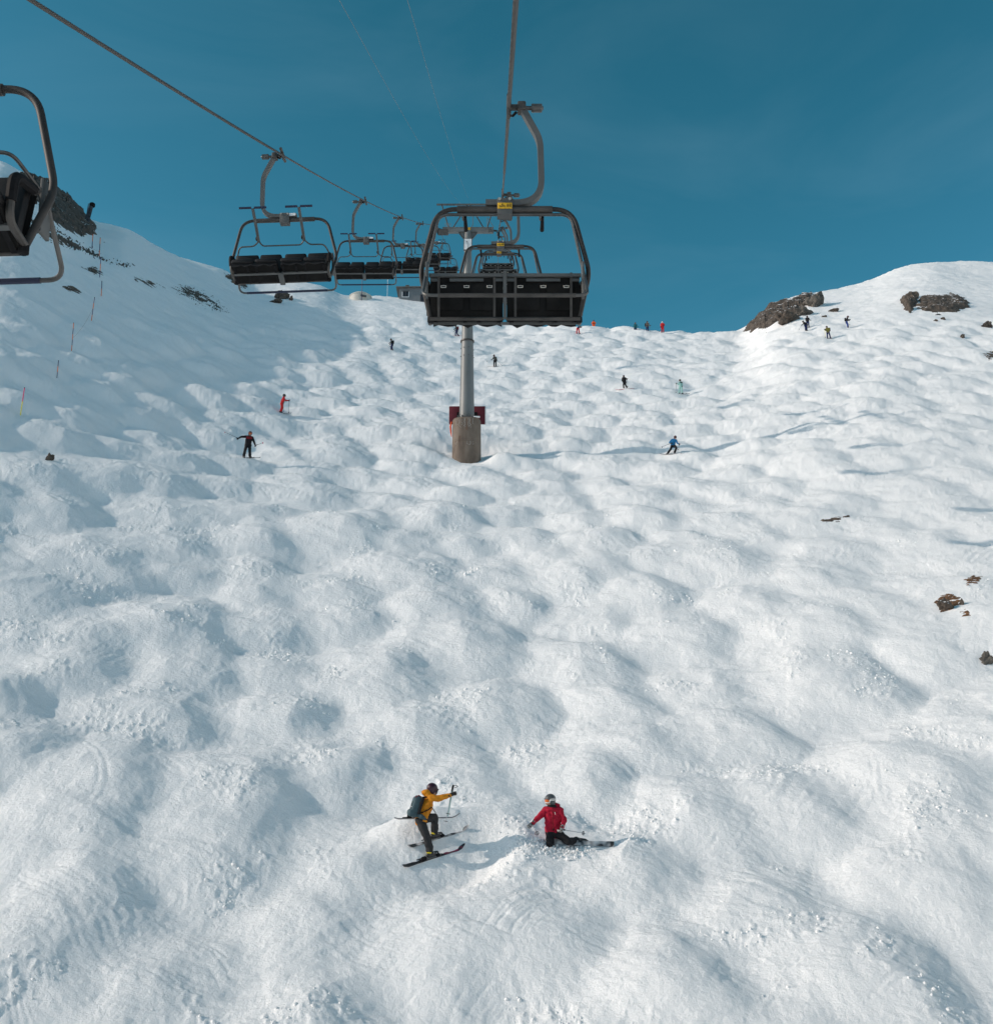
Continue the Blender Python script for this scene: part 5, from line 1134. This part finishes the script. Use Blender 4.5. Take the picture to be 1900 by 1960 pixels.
J6 = pose(head=(0.0, 0, 1.60), pelvis=(0.10, 0.03, 0.92), chest=(0.05, 0, 1.22), sl=(-0.14, 0, 1.39), sr=(0.22, 0, 1.37), el=(-0.20, 0, 1.10), hl=(-0.12, -0.1, 0.88), er=(0.34, -0.1, 1.18), hr=(0.38, -0.25, 1.16), pl=(0.02, 0.03, 0.88), pr=(0.18, 0.03, 0.88), kl=(-0.06, -0.1, 0.50), kr=(0.18, -0.1, 0.50), al=(0.0, 0.05, 0.13), ar=(0.36, 0.08, 0.17))
b, rz, s = simple(1194, 745, 27, J6, dict(jacket=BLK, trousers=BLK, helmet=HEL_G, boot=WHITE), 'skier in black standing across the slope on pink skis', (-0.2, -0.95, 0))
skis_for(b, rz, s, (-0.97, -0.10, -0.08), 'the skier in black on pink skis', SKI_P, ((0.05, 0.0, 0.0), (0.25, 0.15, 0.04)), 1.75)
ski_pole(W(b, rz, (0.38, -0.25, 1.18), s), W(b, rz, (0.42, -0.25, 0.15), s), 'ski pole of the skier in black on pink skis', POLE_D, grow=1.8)
J7 = pose(head=(-0.06, -0.03, 1.62), sl=(-0.10, -0.1, 1.38), sr=(0.14, 0.08, 1.40), el=(-0.26, -0.12, 1.12), hl=(-0.46, -0.15, 1.24), er=(0.20, 0.05, 1.12), hr=(0.18, -0.06, 0.88), kl=(-0.16, -0.05, 0.52), kr=(0.10, -0.05, 0.52), al=(-0.20, 0.03, 0.12), ar=(0.14, 0.05, 0.12))
b, rz, s = simple(1303, 754, 29, J7, dict(jacket=MINT, trousers=MINT, helmet=HEL_B), 'skier in mint green overall standing with one pole raised', (-0.7, -0.7, 0))
MB().box((0.0, -0.02, 1.36), (0.42, 0.30, 0.13), bevel=0.05).build('dark_yoke', BLK, [o for o in COL.objects if o.name.startswith('person')][-1])
skis_for(b, rz, s, (-0.97, -0.15, -0.04), 'the mint green skier', SKI_K, ((-0.20, 0.0, 0.0), (0.14, 0.05, 0.0)), 1.6)
ski_pole(W(b, rz, (-0.46, -0.15, 1.26), s), W(b, rz, (-0.58, -0.15, 0.10), s), 'upright ski pole of the mint green skier', POLE_D, grow=1.8)
def rucksack(b, rz, s, c, m, label):
    o = empty('backpack', b, rz, label, 'backpack'); o.scale = (s,) * 3
    g = MB(); g.box(c, (0.24, 0.26, 0.44), bevel=0.08); remesh('bag', g, m, o, 0.02, 3)
    MB().box(Vector(c) + Vector((0, 0, 0.2)), (0.22, 0.24, 0.10), bevel=0.04).build('lid', m, o)
J8 = pose(head=(-0.10, -0.05, 1.52), neck=(-0.05, 0, 1.38), chest=(0.02, 0, 1.18), pelvis=(0.10, 0.05, 0.88), sl=(-0.02, -0.14, 1.32), sr=(0.04, 0.14, 1.32), el=(-0.10, -0.2, 1.08), hl=(-0.30, -0.2, 0.92), er=(-0.06, 0.2, 1.04), hr=(-0.26, 0.1, 0.80), pl=(0.06, -0.05, 0.84), pr=(0.12, 0.12, 0.84), kl=(-0.06, -0.08, 0.50), kr=(0.06, 0.1, 0.50), al=(-0.04, -0.06, 0.12), ar=(0.14, 0.12, 0.12))
b, rz, s = simple(749, 670, 21, J8, dict(jacket=BLK, trousers=NAVYC, helmet=HEL_R), 'dark skier with brown helmet and backpack, left of the lift pole', (-0.9, -0.3, -0.2))
rucksack(b, rz, s, (0.22, 0.0, 1.16), BLK, 'black backpack on the dark skier left of the lift pole')
ski_pole(W(b, rz, (-0.30, -0.2, 0.95), s), W(b, rz, (-0.22, -0.25, 0.35), s), 'ski pole of the dark skier left of the lift pole', ALU, grow=1.8)
J9 = dict(J8); J9.update(kl=(-0.10, -0.08, 0.50), kr=(0.10, 0.1, 0.48), al=(-0.10, -0.06, 0.12), ar=(0.28, 0.12, 0.16))
b, rz, s = simple(873, 643, 22, J9, dict(jacket=CHAR, trousers=NAVYC, helmet=HEL_B), 'dark skier with a red backpack right beside the lift pole', (-0.95, -0.2, 0))
rucksack(b, rz, s, (0.22, 0.0, 1.18), DRED, 'red backpack on the skier right beside the lift pole')
skis_for(b, rz, s, (-0.98, -0.1, -0.06), 'the skier with the red backpack', SKI_P, ((-0.10, -0.06, 0.0), (0.2, 0.12, 0.05)), 1.75)
J10 = pose(head=(-0.12, -0.1, 1.56), neck=(-0.07, -0.04, 1.42), chest=(0.0, 0, 1.22), pelvis=(0.06, 0.05, 0.90), sl=(-0.16, -0.05, 1.36), sr=(0.16, 0.02, 1.34), el=(-0.26, -0.15, 1.10), hl=(-0.40, -0.25, 0.92), er=(0.22, -0.05, 1.08), hr=(0.24, -0.15, 0.90))
b, rz, s = simple(947, 702, 22, J10, dict(jacket=GREYC, trousers=BLK, helmet=HEL_R), 'skier in grey jacket with poles spread wide, right of the lift pole', (-0.5, -0.8, -0.3))
ski_pole(W(b, rz, (-0.40, -0.25, 0.94), s), W(b, rz, (-1.10, -0.4, 0.62), s), 'ski pole pointing left from the grey-jacketed skier', ALU, grow=1.8)
ski_pole(W(b, rz, (0.24, -0.15, 0.92), s), W(b, rz, (1.0, 0.2, 0.22), s), 'ski pole pointing down right from the grey-jacketed skier', ALU, grow=1.8)
skis_for(b, rz, s, (-0.95, -0.2, -0.08), 'the grey-jacketed skier', SKI_K, ((-0.25, -0.1, 0.0),), 1.4, tags=('dark',))
JB = pose(head=(0.30, -0.25, 0.98), neck=(0.20, -0.12, 1.02), chest=(0.10, -0.04, 1.02), pelvis=(0.0, 0.06, 0.92), sl=(0.10, -0.16, 1.06), sr=(0.24, 0.06, 1.06), el=(0.30, -0.25, 0.95), hl=(0.48, -0.3, 0.98), er=(0.36, 0.0, 0.98), hr=(0.54, -0.1, 1.0), kl=(-0.18, 0, 0.48), kr=(0.14, 0, 0.48), al=(-0.18, 0.05, 0.10), ar=(0.20, 0.05, 0.12))
simple(1106, 639, 15.5, JB, dict(jacket=NAVYC, trousers=REDC, helmet=HEL_B), 'bent-over skier with red trousers on the crest right of the nearest chair', (0.8, -0.3, -0.5), None)
JS = pose()
JT = pose(hl=(-0.10, -0.22, 1.10), hr=(0.12, -0.22, 1.10), el=(-0.26, -0.10, 1.12), er=(0.26, -0.10, 1.12))
def crest(u, v, lab, C, J, drop=0.0, look=(0, -1, 0), gog=None):
    b, rz = spot(u, v); b = b * 1.012; b.z = ground(b.x, b.y)
    pz = at_depth(u, v, b.y * CP + b.z * SP).z + drop; b.z = pz
    person(b, rz, J, C, lab, 0, 0.97, gog, look); return b, rz, 0.97
crest(1136, 623, 'skier in bright orange standing half behind the crest', dict(jacket=ORANC, trousers=ORANC, helmet=HEL_B), JT, -0.8)
crest(1163, 630, 'skier with only a white helmet showing above the crest', dict(jacket=DRED, trousers=BLK, helmet=HEL_W), JS, -1.5)
J13 = pose(el=(-0.22, 0.05, 1.12), hl=(-0.10, -0.2, 1.02), er=(0.22, -0.1, 1.10), hr=(0.42, -0.2, 0.98))
b, rz, s = crest(1216, 635, 'skier in teal jacket, leftmost of the three standing on the crest', dict(jacket=TEALC, trousers=NAVYC, helmet=HEL_R), J13, -0.35, (0.5, -0.8, 0))
b, rz, s = crest(1239, 637, 'dark skier with a backpack, middle of the three standing on the crest', dict(jacket=GREYC, trousers=NAVYC, helmet=HEL_B), J13, 0, (0.5, -0.8, 0))
rucksack(b, rz, s, (-0.24, 0.05, 1.20), BLK, 'dark backpack on the middle of the three crest skiers')
ski_pole(W(b, rz, (0.42, -0.2, 1.0), s), W(b, rz, (0.40, -0.2, 0.05), s), 'ski pole of the middle crest skier', POLE_D, grow=2)
J15 = pose(er=(0.30, 0.0, 1.16), hr=(0.14, -0.16, 1.06), el=(-0.22, 0, 1.14), hl=(-0.26, -0.1, 0.90))
b, rz, s = crest(1268, 637, 'skier in red suit and white helmet, rightmost of the three on the crest', dict(jacket=REDC, trousers=REDC, helmet=HEL_W), J15, 0)
ski_pole(W(b, rz, (-0.26, -0.1, 0.92), s), W(b, rz, (-0.5, -0.2, 0.1), s), 'ski pole of the red-suited crest skier with white helmet', ALU, grow=2)
b, rz, s = simple(1546, 627, 19, J13, dict(jacket=BLK, trousers=NAVYC, helmet=HEL_B), 'upright dark skier behind the bent one near the right rock rib', (0.6, -0.6, 0))
J17 = pose(head=(-0.30, -0.2, 1.30), neck=(-0.20, -0.1, 1.24), chest=(-0.08, -0.03, 1.12), pelvis=(0.08, 0.06, 0.86), sl=(-0.22, -0.12, 1.20), sr=(0.0, 0.06, 1.20), el=(-0.26, -0.2, 0.96), hl=(-0.48, -0.3, 0.78), er=(0.14, -0.1, 1.0), hr=(0.30, -0.1, 0.86), kl=(-0.04, -0.1, 0.46), kr=(0.12, -0.05, 0.46), al=(-0.02, 0.0, 0.10), ar=(0.14, 0.04, 0.10))
b, rz, s = simple(1542, 633, 17.5, J17, dict(jacket=BLK, trousers=NAVYC, helmet=HEL_G), 'dark skier bending forward near the right rock rib', (-0.7, -0.5, -0.3))
ski_pole(W(b, rz, (-0.48, -0.3, 0.80), s), W(b, rz, (-0.92, -0.45, 0.12), s), 'ski pole reaching left from the bending skier', ALU, grow=2)
J18 = pose(head=(-0.10, -0.05, 1.60), el=(-0.28, -0.1, 1.14), hl=(-0.36, -0.25, 1.22), er=(0.26, 0, 1.16), hr=(0.20, -0.1, 0.98), kr=(0.18, -0.05, 0.52), ar=(0.26, 0.05, 0.10), kl=(-0.10, -0.05, 0.52), al=(-0.12, 0.0, 0.12))
b, rz, s = simple(1585, 648, 24, J18, dict(jacket=OLIVE, trousers=NAVYC, helmet=HEL_G), 'skier in olive yellow vest and navy trousers below the right rock rib', (-0.6, -0.7, 0))
rucksack(b, rz, s, (0.22, 0.12, 1.26), BLK, 'black backpack on the olive yellow skier')
ski_pole(W(b, rz, (-0.36, -0.25, 1.24), s), W(b, rz, (-0.36, -0.3, 0.05), s), 'upright ski pole of the olive yellow skier', YEL, grow=1.8)
skis_for(b, rz, s, (-0.98, -0.1, 0.02), 'the olive yellow skier', SKI_K, ((-0.25, 0.0, 0.0),), 1.5, tags=('dark',))
J19 = pose(head=(0.14, -0.05, 1.54), neck=(0.08, 0, 1.40), chest=(0.0, 0, 1.20), pelvis=(-0.10, 0.05, 0.88), sl=(0.02, 0.14, 1.34), sr=(0.02, -0.14, 1.34), el=(0.10, 0.2, 1.10), er=(0.12, -0.2, 1.10), hl=(0.32, 0.1, 1.06), hr=(0.34, -0.15, 1.08), pl=(-0.12, 0.1, 0.84), pr=(-0.08, -0.08, 0.84), kl=(0.0, 0.1, 0.50), kr=(0.06, -0.08, 0.50), al=(0.0, 0.1, 0.12), ar=(0.05, -0.05, 0.12))
b, rz, s = simple(1622, 627, 19, J19, dict(jacket=BLK, trousers=cloth('denim', (0.02, 0.05, 0.20)), helmet=HEL_R), 'skier with black top and blue trousers, rightmost on the slope', (0.9, -0.2, -0.1))
rucksack(b, rz, s, (-0.22, 0.0, 1.18), BLK, 'black backpack on the rightmost skier with blue trousers')
ski_pole(W(b, rz, (0.34, -0.15, 1.1), s), W(b, rz, (0.28, -0.2, 0.25), s), 'ski pole of the rightmost skier with blue trousers', ALU, grow=2)

# ------------------------------------------------------------------ the slope is linked last so that the small meshes build quickly
build_slope()
clods()
bpy.data.scenes.remove(WORK)
